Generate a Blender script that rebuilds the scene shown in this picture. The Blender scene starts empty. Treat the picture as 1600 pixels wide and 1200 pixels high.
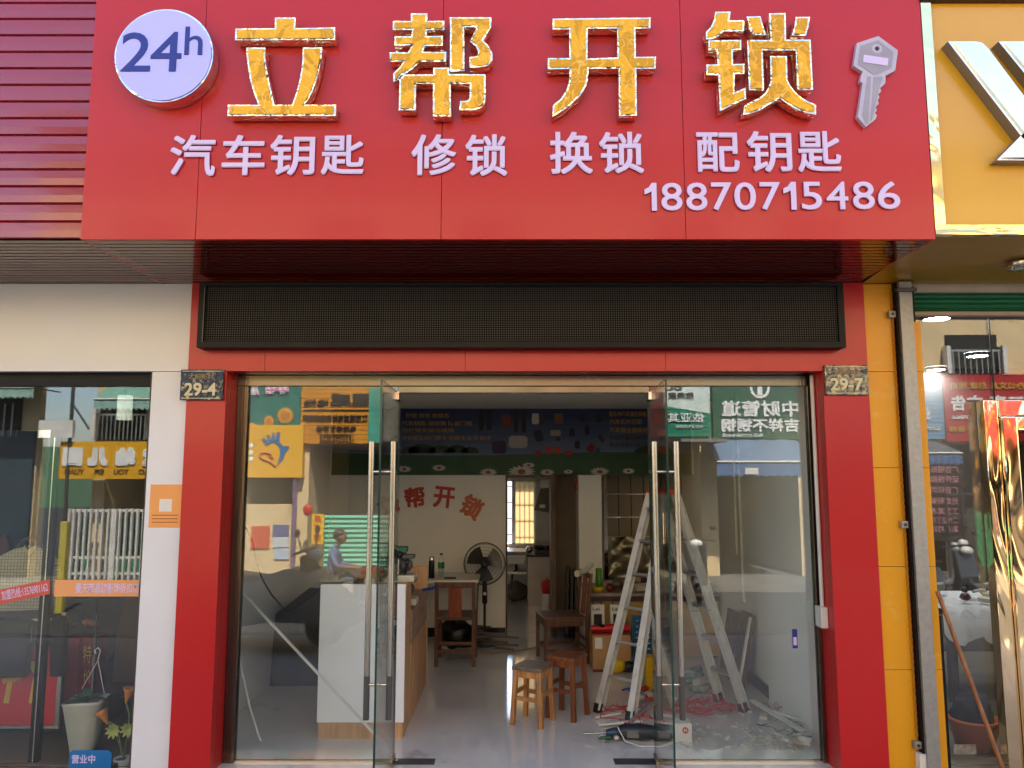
import bpy, bmesh, math, random
from math import sin, cos, pi, radians, atan2
from mathutils import Vector, Matrix, noise
from mathutils.geometry import tessellate_polygon
random.seed(7)
S = bpy.context.scene
C = S.collection

# ------------------------------------------------------------------ camera, light, exposure
CZ, CY, PITCH, FPX = 1.84, -5.0, radians(6.71), 1200.0
cd = bpy.data.cameras.new('camera'); cd.sensor_width = 36; cd.lens = 36*FPX/1600
cd.clip_end = 600; cd.clip_start = 0.05
cam = bpy.data.objects.new('camera', cd); C.objects.link(cam)
cam.location = (0, CY, CZ); cam.rotation_euler = (pi/2+PITCH, 0, 0); S.camera = cam
SUN_EL, SUN_AZ = 55.0, 14.0
w = bpy.data.worlds.new('World'); S.world = w; w.use_nodes = True
nt = w.node_tree; bg = nt.nodes['Background']
sky = nt.nodes.new('ShaderNodeTexSky'); sky.sky_type = 'NISHITA'; sky.sun_disc = False
sky.sun_elevation = radians(SUN_EL); sky.sun_rotation = radians(SUN_AZ)
sky.air_density = 1.0; sky.dust_density = 1.4
nt.links.new(sky.outputs[0], bg.inputs[0]); bg.inputs[1].default_value = 0.14
sl = bpy.data.lights.new('sun', 'SUN'); sl.energy = 5.0; sl.angle = radians(0.53); sl.color = (1, .93, .82)
sun = bpy.data.objects.new('sun', sl); C.objects.link(sun)
sd = Vector((sin(radians(SUN_AZ))*cos(radians(SUN_EL)), cos(radians(SUN_AZ))*cos(radians(SUN_EL)), sin(radians(SUN_EL))))
sun.rotation_euler = sd.to_track_quat('Z', 'Y').to_euler(); sun.location = (0, 20, 25)
S.view_settings.view_transform = 'Standard'; S.view_settings.look = 'None'
S.view_settings.exposure = 2.32; S.view_settings.gamma = 1; S.view_settings.use_curve_mapping = False
S.render.engine = 'CYCLES'
S.cycles.use_denoising = True
S.cycles.max_bounces = 10; S.cycles.diffuse_bounces = 5; S.cycles.glossy_bounces = 5
S.cycles.transparent_max_bounces = 24; S.cycles.transmission_bounces = 6
S.cycles.sample_clamp_indirect = 8; S.cycles.caustics_reflective = False

# ------------------------------------------------------------------ measuring helpers
def P(px, py, Y):
    x = (px-800)/FPX; y = (600-py)/FPX
    dy = cos(PITCH)-y*sin(PITCH); dz = sin(PITCH)+y*cos(PITCH)
    t = (Y-CY)/dy
    return x*t, CZ+dz*t
def G(px, py, z=0.0):
    x = (px-800)/FPX; y = (600-py)/FPX
    dy = cos(PITCH)-y*sin(PITCH); dz = sin(PITCH)+y*cos(PITCH)
    t = (z-CZ)/dz
    return x*t, CY+dy*t
def R(px0, py0, px1, py1, Y):
    ym = (py0+py1)/2
    x0, x1 = P(px0, ym, Y)[0], P(px1, ym, Y)[0]
    xm = (px0+px1)/2
    return x0, x1, P(xm, py1, Y)[1], P(xm, py0, Y)[1]
def M(px0, py0, px1, py1, Yr, mir=.20):          # where the thing seen in a pane really stands across the street
    return R(px0, py0, px1, py1, 2*mir-Yr)

# ------------------------------------------------------------------ materials
def lin(c):
    c = c.lstrip('#'); v = [int(c[i:i+2], 16)/255 for i in (0, 2, 4)]
    return tuple(x/12.92 if x <= .04045 else ((x+.055)/1.055)**2.4 for x in v)+(1,)
MATS = {}
def mat(name, col, rough=.6, metal=0, var=.12, vs=6.0, bump=0, bs=60.0, coat=0, spec=.5, stretch=None, wear_glare=None, sheen=0):
    if name in MATS: return MATS[name]
    m = bpy.data.materials.new(name); m.use_nodes = True; n = m.node_tree.nodes; L = m.node_tree.links
    b = n['Principled BSDF']
    c = lin(col) if isinstance(col, str) else tuple(col)+(1,)
    b.inputs['Roughness'].default_value = rough; b.inputs['Metallic'].default_value = metal
    b.inputs['Coat Weight'].default_value = coat; b.inputs['Coat Roughness'].default_value = .08
    b.inputs['Specular IOR Level'].default_value = spec
    tc = n.new('ShaderNodeTexCoord'); mp = n.new('ShaderNodeMapping')
    L.new(tc.outputs['Object'], mp.inputs[0])
    if stretch: mp.inputs['Scale'].default_value = stretch
    no = n.new('ShaderNodeTexNoise'); no.inputs['Scale'].default_value = vs; no.inputs['Detail'].default_value = 5
    L.new(mp.outputs[0], no.inputs[0])
    r = n.new('ShaderNodeValToRGB')
    r.color_ramp.elements[0].position = .3; r.color_ramp.elements[1].position = .7
    r.color_ramp.elements[0].color = tuple(x*(1-var) for x in c[:3])+(1,)
    r.color_ramp.elements[1].color = tuple(min(1, x*(1+var*.6)) for x in c[:3])+(1,)
    L.new(no.outputs[0], r.inputs[0]); out = r.outputs[0]
    if wear_glare:
        wc, amt, ws = wear_glare
        n2 = n.new('ShaderNodeTexNoise'); n2.inputs['Scale'].default_value = ws; n2.inputs['Detail'].default_value = 8; n2.inputs['Roughness'].default_value = .65
        L.new(tc.outputs['Object'], n2.inputs[0])
        r2 = n.new('ShaderNodeValToRGB'); r2.color_ramp.elements[0].position = .62-amt*.2; r2.color_ramp.elements[1].position = .75
        L.new(n2.outputs[0], r2.inputs[0])
        mx = n.new('ShaderNodeMixRGB'); L.new(r2.outputs[0], mx.inputs[0]); L.new(out, mx.inputs[1]); mx.inputs[2].default_value = lin(wc)
        out = mx.outputs[0]
    L.new(out, b.inputs['Base Color'])
    rr = n.new('ShaderNodeMapRange'); rr.inputs[3].default_value = max(.02, rough*.85); rr.inputs[4].default_value = min(1, rough*1.15)
    L.new(no.outputs[0], rr.inputs[0]); L.new(rr.outputs[0], b.inputs['Roughness'])
    if bump:
        n3 = n.new('ShaderNodeTexNoise'); n3.inputs['Scale'].default_value = bs; n3.inputs['Detail'].default_value = 3
        L.new(mp.outputs[0], n3.inputs[0])
        bp = n.new('ShaderNodeBump'); bp.inputs['Strength'].default_value = min(1, bump); bp.inputs['Distance'].default_value = .01 if bump <= 1 else .01*bump
        L.new(n3.outputs[0], bp.inputs['Height']); L.new(bp.outputs[0], b.inputs['Normal'])
    MATS[name] = m
    return m
def wood(name, c1, c2, rough=.5, axis='z', sc=9):
    if name in MATS: return MATS[name]
    m = mat(name, c1, rough); n = m.node_tree.nodes; L = m.node_tree.links; b = n['Principled BSDF']
    tc = n.new('ShaderNodeTexCoord'); mp = n.new('ShaderNodeMapping')
    s = {'z': (sc*4, sc*4, sc*.35), 'x': (sc*.35, sc*4, sc*4), 'y': (sc*4, sc*.35, sc*4)}[axis]
    mp.inputs['Scale'].default_value = s; L.new(tc.outputs['Object'], mp.inputs[0])
    no = n.new('ShaderNodeTexNoise'); no.inputs['Scale'].default_value = 1; no.inputs['Detail'].default_value = 7; no.inputs['Distortion'].default_value = .6
    L.new(mp.outputs[0], no.inputs[0]); r = n.new('ShaderNodeValToRGB')
    r.color_ramp.elements[0].position = .35; r.color_ramp.elements[1].position = .66
    r.color_ramp.elements[0].color = lin(c2); r.color_ramp.elements[1].color = lin(c1)
    L.new(no.outputs[0], r.inputs[0]); L.new(r.outputs[0], b.inputs['Base Color'])
    bp = n.new('ShaderNodeBump'); bp.inputs['Strength'].default_value = .15; bp.inputs['Distance'].default_value = .004
    L.new(no.outputs[0], bp.inputs['Height']); L.new(bp.outputs[0], b.inputs['Normal'])
    return m
def glassmat(name, ior=1.75, tint=(.86, .92, .89), gain=1.0, add=0.0, wob=0.0):
    m = bpy.data.materials.new(name); m.use_nodes = True; n = m.node_tree.nodes; L = m.node_tree.links
    n.clear(); o = n.new('ShaderNodeOutputMaterial')
    t = n.new('ShaderNodeBsdfTransparent'); t.inputs[0].default_value = tint+(1,)
    g = n.new('ShaderNodeBsdfGlossy'); g.inputs['Roughness'].default_value = 0.0; g.inputs[0].default_value = (1, 1, 1, 1)
    fr = n.new('ShaderNodeFresnel'); ge = n.new('ShaderNodeNewGeometry'); mr = n.new('ShaderNodeMapRange')
    mr.inputs[3].default_value = ior; mr.inputs[4].default_value = 1/ior
    L.new(ge.outputs['Backfacing'], mr.inputs[0]); L.new(mr.outputs[0], fr.inputs['IOR'])
    ma = n.new('ShaderNodeMath'); ma.operation = 'MULTIPLY_ADD'; ma.inputs[1].default_value = gain; ma.inputs[2].default_value = add; ma.use_clamp = True
    L.new(fr.outputs[0], ma.inputs[0])
    mx = n.new('ShaderNodeMixShader'); L.new(ma.outputs[0], mx.inputs[0]); L.new(t.outputs[0], mx.inputs[1]); L.new(g.outputs[0], mx.inputs[2])
    if wob:
        tc = n.new('ShaderNodeTexCoord'); no = n.new('ShaderNodeTexNoise'); no.inputs['Scale'].default_value = 2.2; no.inputs['Detail'].default_value = 1
        L.new(tc.outputs['Object'], no.inputs[0]); bp = n.new('ShaderNodeBump'); bp.inputs['Strength'].default_value = wob; bp.inputs['Distance'].default_value = .004
        L.new(no.outputs[0], bp.inputs['Height']); L.new(bp.outputs[0], g.inputs['Normal'])
    L.new(mx.outputs[0], o.inputs[0]); MATS[name] = m
    return m
def emis(name, col, st):
    m = bpy.data.materials.new(name); m.use_nodes = True; n = m.node_tree.nodes
    b = n['Principled BSDF']; b.inputs['Emission Color'].default_value = lin(col); b.inputs['Emission Strength'].default_value = st
    MATS[name] = m; return m
def goldface(name):
    # yellow letter faces: mirror reflections painted as two tones, with fine pale curved creases
    m = mat(name, '#eeb01c', .3, 0, .02, 3, spec=.35); n = m.node_tree.nodes; L = m.node_tree.links; b = n['Principled BSDF']
    tc = n.new('ShaderNodeTexCoord'); no = n.new('ShaderNodeTexNoise'); no.inputs['Scale'].default_value = 4.5; no.inputs['Detail'].default_value = 1.2; no.inputs['Distortion'].default_value = 1.6
    L.new(tc.outputs['Object'], no.inputs[0])
    wv = n.new('ShaderNodeTexNoise'); wv.inputs['Scale'].default_value = 9; wv.inputs['Detail'].default_value = 1; wv.inputs['Distortion'].default_value = 2.5
    L.new(tc.outputs['Object'], wv.inputs[0])
    r = n.new('ShaderNodeValToRGB'); r.color_ramp.elements[0].position = .49; r.color_ramp.elements[1].position = .52
    r.color_ramp.elements[0].color = lin('#cc9200'); r.color_ramp.elements[1].color = lin('#e6aa14')
    L.new(no.outputs[0], r.inputs[0])
    r2 = n.new('ShaderNodeValToRGB'); e = r2.color_ramp.elements; e[0].position = .47; e[1].position = .53; e[0].color = (0, 0, 0, 1); e[1].color = (0, 0, 0, 1)
    k = r2.color_ramp.elements.new(.5); k.color = (.75, .75, .75, 1); L.new(wv.outputs[0], r2.inputs[0])
    mx = n.new('ShaderNodeMixRGB'); L.new(r2.outputs[0], mx.inputs[0]); L.new(r.outputs[0], mx.inputs[1]); mx.inputs[2].default_value = lin('#f6c860'); L.new(mx.outputs[0], b.inputs['Base Color'])
    bp = n.new('ShaderNodeBump'); bp.inputs['Strength'].default_value = .3; bp.inputs['Distance'].default_value = .01
    L.new(wv.outputs[0], bp.inputs['Height']); L.new(bp.outputs[0], b.inputs['Normal'])
    b.inputs['Metallic'].default_value = .1
    return m
def wavymirror(name, col, sc=5, st=.6, rough=.03, stretch=(1, 1, .35)):
    m = mat(name, col, rough, 1, .03, 2, stretch=stretch); n = m.node_tree.nodes; L = m.node_tree.links; b = n['Principled BSDF']
    tc = n.new('ShaderNodeTexCoord'); mp = n.new('ShaderNodeMapping'); mp.inputs['Scale'].default_value = stretch; L.new(tc.outputs['Object'], mp.inputs[0])
    no = n.new('ShaderNodeTexNoise'); no.inputs['Scale'].default_value = sc; no.inputs['Detail'].default_value = 2; no.inputs['Distortion'].default_value = 1.0
    L.new(mp.outputs[0], no.inputs[0]); bp = n.new('ShaderNodeBump'); bp.inputs['Strength'].default_value = st; bp.inputs['Distance'].default_value = .05
    L.new(no.outputs[0], bp.inputs['Height']); L.new(bp.outputs[0], b.inputs['Normal'])
    return m

m_red = mat('red_panel', '#b3161a', .34, 0, .05, .8, coat=.12, spec=.4, bump=.3, bs=1.4)
m_redd = mat('red_siding', '#8c1020', .2, 0, .08, 2, coat=.7, bump=.35, bs=3, stretch=(1, 1, 2.5))
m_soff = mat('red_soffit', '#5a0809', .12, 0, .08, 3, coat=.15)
m_dark = mat('dark_gap', '#0c0a0a', .8)
m_white = mat('white_acrylic', '#cdbce2', .4, 0, .02, 5)
m_wwall = mat('white_wall_panel', '#d6d6da', .45, 0, .05, 1.2, coat=.12)
m_wside = mat('letter_side', '#8b2a66', .5)
m_navy = mat('navy_vinyl', '#1c2a86', .35, 0, .03)
m_gold = wavymirror('gold_chrome', (1, .9, .66), 14, .8, .05, (1, 1, 1))
m_goldf = goldface('gold_face')
m_chrome = wavymirror('chrome', (.9, .9, .92), 1.2, .3, .22, (1, 1, 1))
m_chside = mat('chrome_side', '#8c8983', .35, .6, .1)
m_yel = mat('yellow_panel', '#dc9800', .4, 0, .05, 1, coat=.05, wear_glare=('#e0b860', .3, 3.5))
m_yels = mat('yellow_sign_panel', '#d09a22', .3, 0, .05, 1, coat=.3)
m_steel = mat('brushed_steel', '#b9b2a6', .22, 1, .08, 3, bump=.1, bs=90, stretch=(1, 1, .05))
m_frame = mat('frame_steel', '#6f685e', .26, 1, .1, 3, bump=.1, bs=90, stretch=(1, 1, .05))
m_pol = mat('polished_steel', '#cfc5b4', .1, 1, .05, 3)
m_dsteel = mat('dark_grip', '#54524f', .5, .5, .1)
m_black = mat('black_plastic', '#141415', .4, 0, .15)
m_blackm = mat('black_frame', '#09090a', .5, 0, .1, spec=.25)
m_int = mat('interior_wall_paint', '#e4e2de', .8, 0, .05, 1.5, bump=.08, bs=40)
m_ceil = mat('ceiling_paint', '#dcdad4', .85, 0, .05)
m_skirt = mat('dark_skirting', '#1c1a18', .3, 0, .2, 8, coat=.3)
m_floor = mat('glossy_floor', '#d8d5d2', .07, 0, .08, 1.5, coat=.7, wear_glare=('#a29c92', .12, 2.5))
m_brown = wood('brown_wood', '#70442a', '#452616', .4)
m_oak = wood('stool_wood', '#c28c54', '#8e5c30', .45)
m_stoolb = wood('stool_wood_dark', '#8a4e24', '#5a2c12', .45)
m_lam = wood('light_laminate', '#c49a72', '#a87e58', .5, sc=5)
m_lamd = wood('grey_laminate', '#9a8270', '#7e6858', .5, 'y', 4)
m_wlam = mat('white_laminate', '#e4e5ea', .35, 0, .03, 2, coat=.2)
m_alu = mat('aluminium', '#b4b3b0', .34, .85, .12, 8, bump=.15, bs=50, wear_glare=('#77726a', .15, 12))
m_aluw = mat('aluminium_light', '#d2cfc8', .4, .35, .12, 9, wear_glare=('#8a8378', .15, 14))
m_galv = mat('galvanised', '#9b9b98', .5, .7, .13, 30, bump=.1)
m_green = mat('green_shutter', '#1f6b48', .4, 0, .1, 3)
m_card = mat('cardboard', '#b08457', .8, 0, .1, 5)
m_tarred = mat('bright_red', '#c01a18', .45)
m_blue = mat('blue_plastic', '#1d5f8c', .4)
m_yp = mat('yellow_plastic', '#d8b010', .4)
m_wp = mat('white_plastic', '#d8d4cc', .4)
m_cream = mat('cream_render', '#dcc193', .85, 0, .1, 1.5, bump=.1, bs=20, wear_glare=('#a98e66', .2, 2))
m_asph = mat('asphalt', '#363636', .85, 0, .25, 3, bump=.3, bs=80)
m_pave = mat('pavement', '#a39c92', .8, 0, .2, 2, bump=.2, bs=30)
m_kerb = mat('kerb_stone', '#7a766f', .8, 0, .15)
m_glass = glassmat('shop_glass', 1.62, (.95, .975, .965), 1.0, 0.01, .0)
m_glassL = glassmat('neighbour_glass', 1.6, (.95, .97, .96), 1.0, 0.0, .03)
m_gedge = mat('glass_edge', '#1b3a34', .2, 0, .1)
m_clear = glassmat('clear_plastic', 1.3, (.9, .93, .9))
m_dbrown = mat('dark_brown', '#3a221a', .5)
m_room = mat('dim_room', '#4b443c', .85)

# ------------------------------------------------------------------ mesh helpers
class MB:
    def __init__(s): s.v = []; s.f = []; s.mi = []; s.sm = []
    def add(s, vs, fs, mi=0, sm=False):
        k = len(s.v); s.v += [Vector(v) for v in vs]
        for f in fs: s.f.append([i+k for i in f]); s.mi.append(mi); s.sm.append(sm)
        return s
    def box(s, x0, x1, y0, y1, z0, z1, mi=0, M4=None):
        v = [Vector((x, y, z)) for z in (z0, z1) for y in (y0, y1) for x in (x0, x1)]
        if M4: v = [M4@p for p in v]
        return s.add(v, [(0, 2, 3, 1), (4, 5, 7, 6), (0, 1, 5, 4), (2, 6, 7, 3), (0, 4, 6, 2), (1, 3, 7, 5)], mi)
    def beam(s, p, q, wd, ht, side=None, mi=0):
        p, q = Vector(p), Vector(q); d = (q-p).normalized()
        u = Vector(side) if side else (Vector((0, 0, 1)).cross(d) if abs(d.z) < .95 else Vector((1, 0, 0)))
        u = (u-d*u.dot(d)).normalized(); v = d.cross(u)
        vs = [a+u*wd/2*i+v*ht/2*j for a in (p, q) for i, j in ((-1, -1), (1, -1), (1, 1), (-1, 1))]
        return s.add(vs, [(0, 1, 2, 3)[::-1], (4, 5, 6, 7), (0, 1, 5, 4), (1, 2, 6, 5), (2, 3, 7, 6), (3, 0, 4, 7)], mi)
    def tube(s, pts, r, n=8, mi=0, cap=True):
        pts = [Vector(p) for p in pts]; rs = r if isinstance(r, (list, tuple)) else [r]*len(pts)
        k0 = []; u = None
        for i, p in enumerate(pts):
            d = (pts[min(i+1, len(pts)-1)]-pts[max(i-1, 0)]).normalized()
            if u is None: u = d.orthogonal().normalized()
            u = (u-d*u.dot(d)).normalized(); v = d.cross(u)
            k0 += [p+(u*cos(2*pi*j/n)+v*sin(2*pi*j/n))*rs[i] for j in range(n)]
        f = [(i*n+j, i*n+(j+1) % n, (i+1)*n+(j+1) % n, (i+1)*n+j) for i in range(len(pts)-1) for j in range(n)]
        s.add(k0, f, mi, True)
        if cap: s.add(k0[:n], [tuple(range(n))[::-1]], mi); s.add(k0[-n:], [tuple(range(n))], mi)
        return s
    def lathe(s, prof, c=(0, 0, 0), n=20, mi=0, M4=None):
        vs = [Vector((r*cos(2*pi*j/n), r*sin(2*pi*j/n), z)) for r, z in prof for j in range(n)]
        if M4: vs = [M4@v for v in vs]
        vs = [v+Vector(c) for v in vs]
        f = [(i*n+j, i*n+(j+1) % n, (i+1)*n+(j+1) % n, (i+1)*n+j) for i in range(len(prof)-1) for j in range(n)]
        return s.add(vs, f, mi, True)
    def ball(s, c, rx, ry=None, rz=None, n=12, mi=0, amp=0, seed=0):
        ry = ry or rx; rz = rz or rx; vs = []; m = n//2
        for i in range(m+1):
            a = pi*i/m
            for j in range(n):
                b = 2*pi*j/n; d = Vector((sin(a)*cos(b), sin(a)*sin(b), -cos(a)))
                k = 1+amp*noise.noise(d*2.3+Vector((seed, seed*.7, 0)))
                vs.append(Vector(c)+Vector((d.x*rx, d.y*ry, d.z*rz))*k)
        f = [(i*n+j, i*n+(j+1) % n, (i+1)*n+(j+1) % n, (i+1)*n+j) for i in range(m) for j in range(n)]
        return s.add(vs, f, mi, True)
    def prism(s, poly, y0, y1, holes=(), mi=0, ms=None):     # poly in X,Z; y0 front, y1 back
        def area(p): return sum(p[i][0]*p[(i+1) % len(p)][1]-p[(i+1) % len(p)][0]*p[i][1] for i in range(len(p)))
        if y0 > y1: y0, y1 = y1, y0
        loops = [list(poly) if area(poly) > 0 else list(poly)[::-1]]+[list(h) if area(h) < 0 else list(h)[::-1] for h in holes]
        tri = tessellate_polygon([[Vector((a, b, 0)) for a, b in l] for l in loops]); flat = [p for l in loops for p in l]; n = len(flat)
        fs = []
        for t in tri:
            a, b, c = (flat[i] for i in t)
            ar = (b[0]-a[0])*(c[1]-a[1])-(c[0]-a[0])*(b[1]-a[1])
            if abs(ar) < 1e-12: continue
            fs.append(tuple(t) if ar > 0 else tuple(t)[::-1])
        s.add([(a, y0, b) for a, b in flat], fs, mi)
        if y1-y0 > 1e-6:
            s.add([(a, y1, b) for a, b in flat], [f[::-1] for f in fs], mi)
            k = 0
            for l in loops:
                m = len(l)
                s.add([(a, y0, b) for a, b in l]+[(a, y1, b) for a, b in l], [(i, i+m, (i+1) % m+m, (i+1) % m) for i in range(m)], mi if ms is None else ms)
        return s
    def leaf(s, p, d, up, ln, wd, droop=.4, mi=0, seg=5):
        p = Vector(p); d = Vector(d).normalized(); side = d.cross(Vector(up)).normalized(); vs = []
        for i in range(seg+1):
            t = i/seg; q = p+d*ln*t+Vector((0, 0, -droop*ln*t*t)); ww = wd*sin(pi*min(1, t*.92+.04))
            vs += [q-side*ww, q+side*ww+Vector((0, 0, .0)), ]
        return s.add(vs, [(2*i, 2*i+1, 2*i+3, 2*i+2) for i in range(seg)], mi, True)
    def build(s, name, m, parent=None, label=None, bevel=0, smooth=False, off=None, kind=None):
        me = bpy.data.meshes.new(name)
        o = bpy.data.objects.new(name, me)
        base = Vector((0, 0, 0)); q = parent
        while q is not None: base += q.location; q = q.parent
        if parent is None:
            xs = [v.x for v in s.v]; ys = [v.y for v in s.v]; zs = [v.z for v in s.v]
            base = Vector(off) if off is not None else Vector(((min(xs)+max(xs))/2, (min(ys)+max(ys))/2, min(zs)))
            o.location = base
        me.from_pydata([v-base for v in s.v], [], s.f)
        ms = m if isinstance(m, (list, tuple)) else [m]
        for x in ms: me.materials.append(x)
        for p_, i, sm in zip(me.polygons, s.mi, s.sm): p_.material_index = i; p_.use_smooth = sm or smooth
        if bevel:
            bm = bmesh.new(); bm.from_mesh(me); bmesh.ops.remove_doubles(bm, verts=bm.verts, dist=1e-5)
            es = [e for e in bm.edges if len(e.link_faces) == 2 and e.calc_face_angle(0) > .6]
            bmesh.ops.bevel(bm, geom=es, offset=bevel, segments=2, affect='EDGES', profile=.6); bm.to_mesh(me); bm.free()
        C.objects.link(o)
        if parent is not None: o.parent = parent
        if label: o['label'] = label
        if kind: o['kind'] = kind
        return o
def BX(*a, **k): return MB().box(*a, **k)
def thing(name, label, cat, loc=(0, 0, 0), group=None):
    o = bpy.data.objects.new(name, None); C.objects.link(o); o.location = loc; o.empty_display_size = .1
    o['label'] = label; o['category'] = cat
    if group: o['group'] = group
    return o
def tag(o, label, cat, group=None):
    o['label'] = label; o['category'] = cat
    if group: o['group'] = group
    return o
def struct(name, mb, m, **k): return mb.build(name, m, kind='structure', **k)
def stuff(o): o['kind'] = 'stuff'; return o
def copytree(o, parent=None):
    c = o.copy(); C.objects.link(c)
    if parent is not None: c.parent = parent
    for ch in [x for x in o.children]: copytree(ch, c)
    return c
def arc(cx, cz, r, a0, a1, n): return [(cx+r*cos(a0+(a1-a0)*i/n), cz+r*sin(a0+(a1-a0)*i/n)) for i in range(n+1)]
def circ(cx, cz, r, n=32, rz=None): return [(cx+r*cos(2*pi*i/n), cz+(rz or r)*sin(2*pi*i/n)) for i in range(n)]
def inset(poly, d):
    n = len(poly); A = sum(poly[i][0]*poly[(i+1) % n][1]-poly[(i+1) % n][0]*poly[i][1] for i in range(n))
    sg = 1 if A > 0 else -1; out = []
    for i in range(n):
        p0, p1, p2 = (Vector(poly[j % n]) for j in (i-1, i, i+1))
        a = (p1-p0).normalized(); b = (p2-p1).normalized()
        na = Vector((-a.y, a.x))*sg; nb = Vector((-b.y, b.x))*sg; m = na+nb
        if m.length < .2: m = na
        k = min(1.8, 2/max(.3, m.length_squared)); out.append(tuple(p1+m*k*d))
    return out
_tc = {}
def glyphs(body, bold):
    key = (body, bold)
    if key not in _tc:
        cu = bpy.data.curves.new('t', 'FONT'); cu.body = body; cu.offset = bold; cu.resolution_u = 4
        o = bpy.data.objects.new('t', cu); C.objects.link(o); bpy.context.view_layer.update()
        me = bpy.data.meshes.new_from_object(o.evaluated_get(bpy.context.evaluated_depsgraph_get()))
        vs = [v.co.copy() for v in me.vertices]; fs = [tuple(p.vertices) for p in me.polygons]
        cnt = {}
        for f in fs:
            for i in range(len(f)):
                a, b = f[i], f[(i+1) % len(f)]; cnt[(a, b)] = 1
        ed = [(a, b) for a, b in cnt if (b, a) not in cnt]
        bpy.data.objects.remove(o); bpy.data.meshes.remove(me); bpy.data.curves.remove(cu)
        _tc[key] = (vs, fs, ed)
    return _tc[key]
def text(mb, body, x0, x1, z0, z1, Y, facing=-1, depth=.004, bold=.012, mi=0, ms=None, keep=False, rot=0, italic=0):
    vs, fs, ed = glyphs(body, bold)
    a0 = min(v.x for v in vs); a1 = max(v.x for v in vs); b0 = min(v.y for v in vs); b1 = max(v.y for v in vs)
    sx = (x1-x0)/(a1-a0); sz = (z1-z0)/(b1-b0)
    if keep: sx = sz = min(sx, sz)
    cx, cz = (x0+x1)/2, (z0+z1)/2; am, bmn = (a0+a1)/2, (b0+b1)/2; out = []
    for v in vs:
        u = (v.x-am)*sx+italic*(v.y-bmn)*sz; t = (v.y-bmn)*sz
        u, t = u*cos(rot)-t*sin(rot), u*sin(rot)+t*cos(rot)
        out.append((cx-u*facing, cz+t))
    yf = Y+facing*depth; n = len(out)
    flip = facing > 0
    # facing -1: x right, z up seen from -Y
    F = [f if not flip else f[::-1] for f in fs]
    A = 0
    for f in F[:40]:
        a, b, c = (out[i] for i in f[:3]); A += (b[0]-a[0])*(c[1]-a[1])-(c[0]-a[0])*(b[1]-a[1])
    want = 1 if facing < 0 else -1
    if A*want < 0: F = [f[::-1] for f in F]; ed = [(b, a) for a, b in ed]
    elif flip: ed = [(b, a) for a, b in ed]
    mb.add([(a, yf, b) for a, b in out], F, mi)
    if depth > .0015:
        E_ = []
        for a, b in ed: E_.append((b, a, a+n, b+n))
        mb.add([(a, yf, b) for a, b in out]+[(a, Y, b) for a, b in out], E_, mi if ms is None else ms)
    return mb

def btext(mb, body, x0, x1, z0, z1, Y, facing, depth, d, mi=0, ms=None, rot=0, italic=0, n=8):
    # heavier strokes: the glyph laid down several times a little to each side, each copy a hair further back
    for k in range(n):
        a = 2*pi*k/n; ox, oz = d*cos(a), d*sin(a)
        if n == 8 and k % 2: ox = d*.9*(1 if cos(a) > 0 else -1); oz = d*.9*(1 if sin(a) > 0 else -1)
        text(mb, body, x0+d+ox, x1-d+ox, z0+d+oz, z1-d+oz, Y, facing, depth-.00035*(k+1), .0, mi, ms, False, rot, italic)
    return text(mb, body, x0+d, x1-d, z0+d, z1-d, Y, facing, depth, 0, mi, ms, False, rot, italic)

# ================================================================== THE SETTING
GY = .20                                     # plane of our glass front
YS = -.97                                    # front plane of the fascia
ZS = P(800, 443, 0)[1]                       # soffit height
ZT = 4.78
CEIL = P(800, 637, 4.05)[1]
struct('street', BX(-80, 80, -9.0, -3.9, -.9, -.28), m_asph)
struct('pavement_near', BX(-16, 16, -3.9, -.02, -.9, -.03), m_pave)
struct('pavement_far', BX(-80, 80, -10.3, -9.0, -.9, -.16), mat('pavement_far', '#6c6862', .8, 0, .25, 2))
struct('ground', MB().add([(-300, -400, -.92), (300, -400, -.92), (300, 300, -.92), (-300, 300, -.92)], [(0, 1, 2, 3)]), m_asph)
struct('kerb_near', BX(-16, 16, -4.02, -3.9, -.9, -.025), m_kerb)
struct('kerb_far', BX(-80, 80, -9.0, -8.88, -.9, -.155), m_kerb)
struct('shop_floor', BX(-2.2, 2.2, -.02, 7.4, -.4, 0), m_floor)
struct('ceiling', BX(-2.2, 2.2, .24, 7.4, CEIL, CEIL+.1), m_ceil)
# side walls of our shop
XW = 2.13
struct('wall_left', BX(-XW-.1, -XW, .24, 4.05, 0, CEIL), m_int)
wr = struct('wall_right', BX(XW, XW+.1, 1.56, 4.85, 0, CEIL).box(XW-.02, XW+.1, .24, 1.56, 0, CEIL), m_int)
struct('skirting_right', BX(XW-.014, XW, 1.575, 4.0, 0, .10), m_skirt)
x_op0 = P(790, 870, 4.05)[0]; x_op1 = P(862, 870, 4.05)[0]; x_c0, x_c1 = P(905, 870, 3.9)[0], P(941, 870, 3.9)[0]
ZB = P(800, 742, 4.05)[1]                    # underside of the beam that carries the banner
struct('wall_back', BX(-XW-.1, x_op0, 4.05, 4.2, 0, CEIL), m_int)
struct('skirting_back', BX(-XW, x_op0-.002, 4.036, 4.05, 0, .10), m_skirt)
struct('beam', BX(x_op0, XW, 4.05, 4.2, ZB, CEIL), m_int)
struct('column', BX(x_c0, x_c1, 3.9, 4.3, 0, ZB-.002), m_int)
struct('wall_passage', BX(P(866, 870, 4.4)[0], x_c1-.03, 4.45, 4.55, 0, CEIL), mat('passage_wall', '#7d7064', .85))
struct('wall_alcove', BX(x_c1-.03, XW+.1, 4.75, 4.85, 0, CEIL), m_int)
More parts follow.
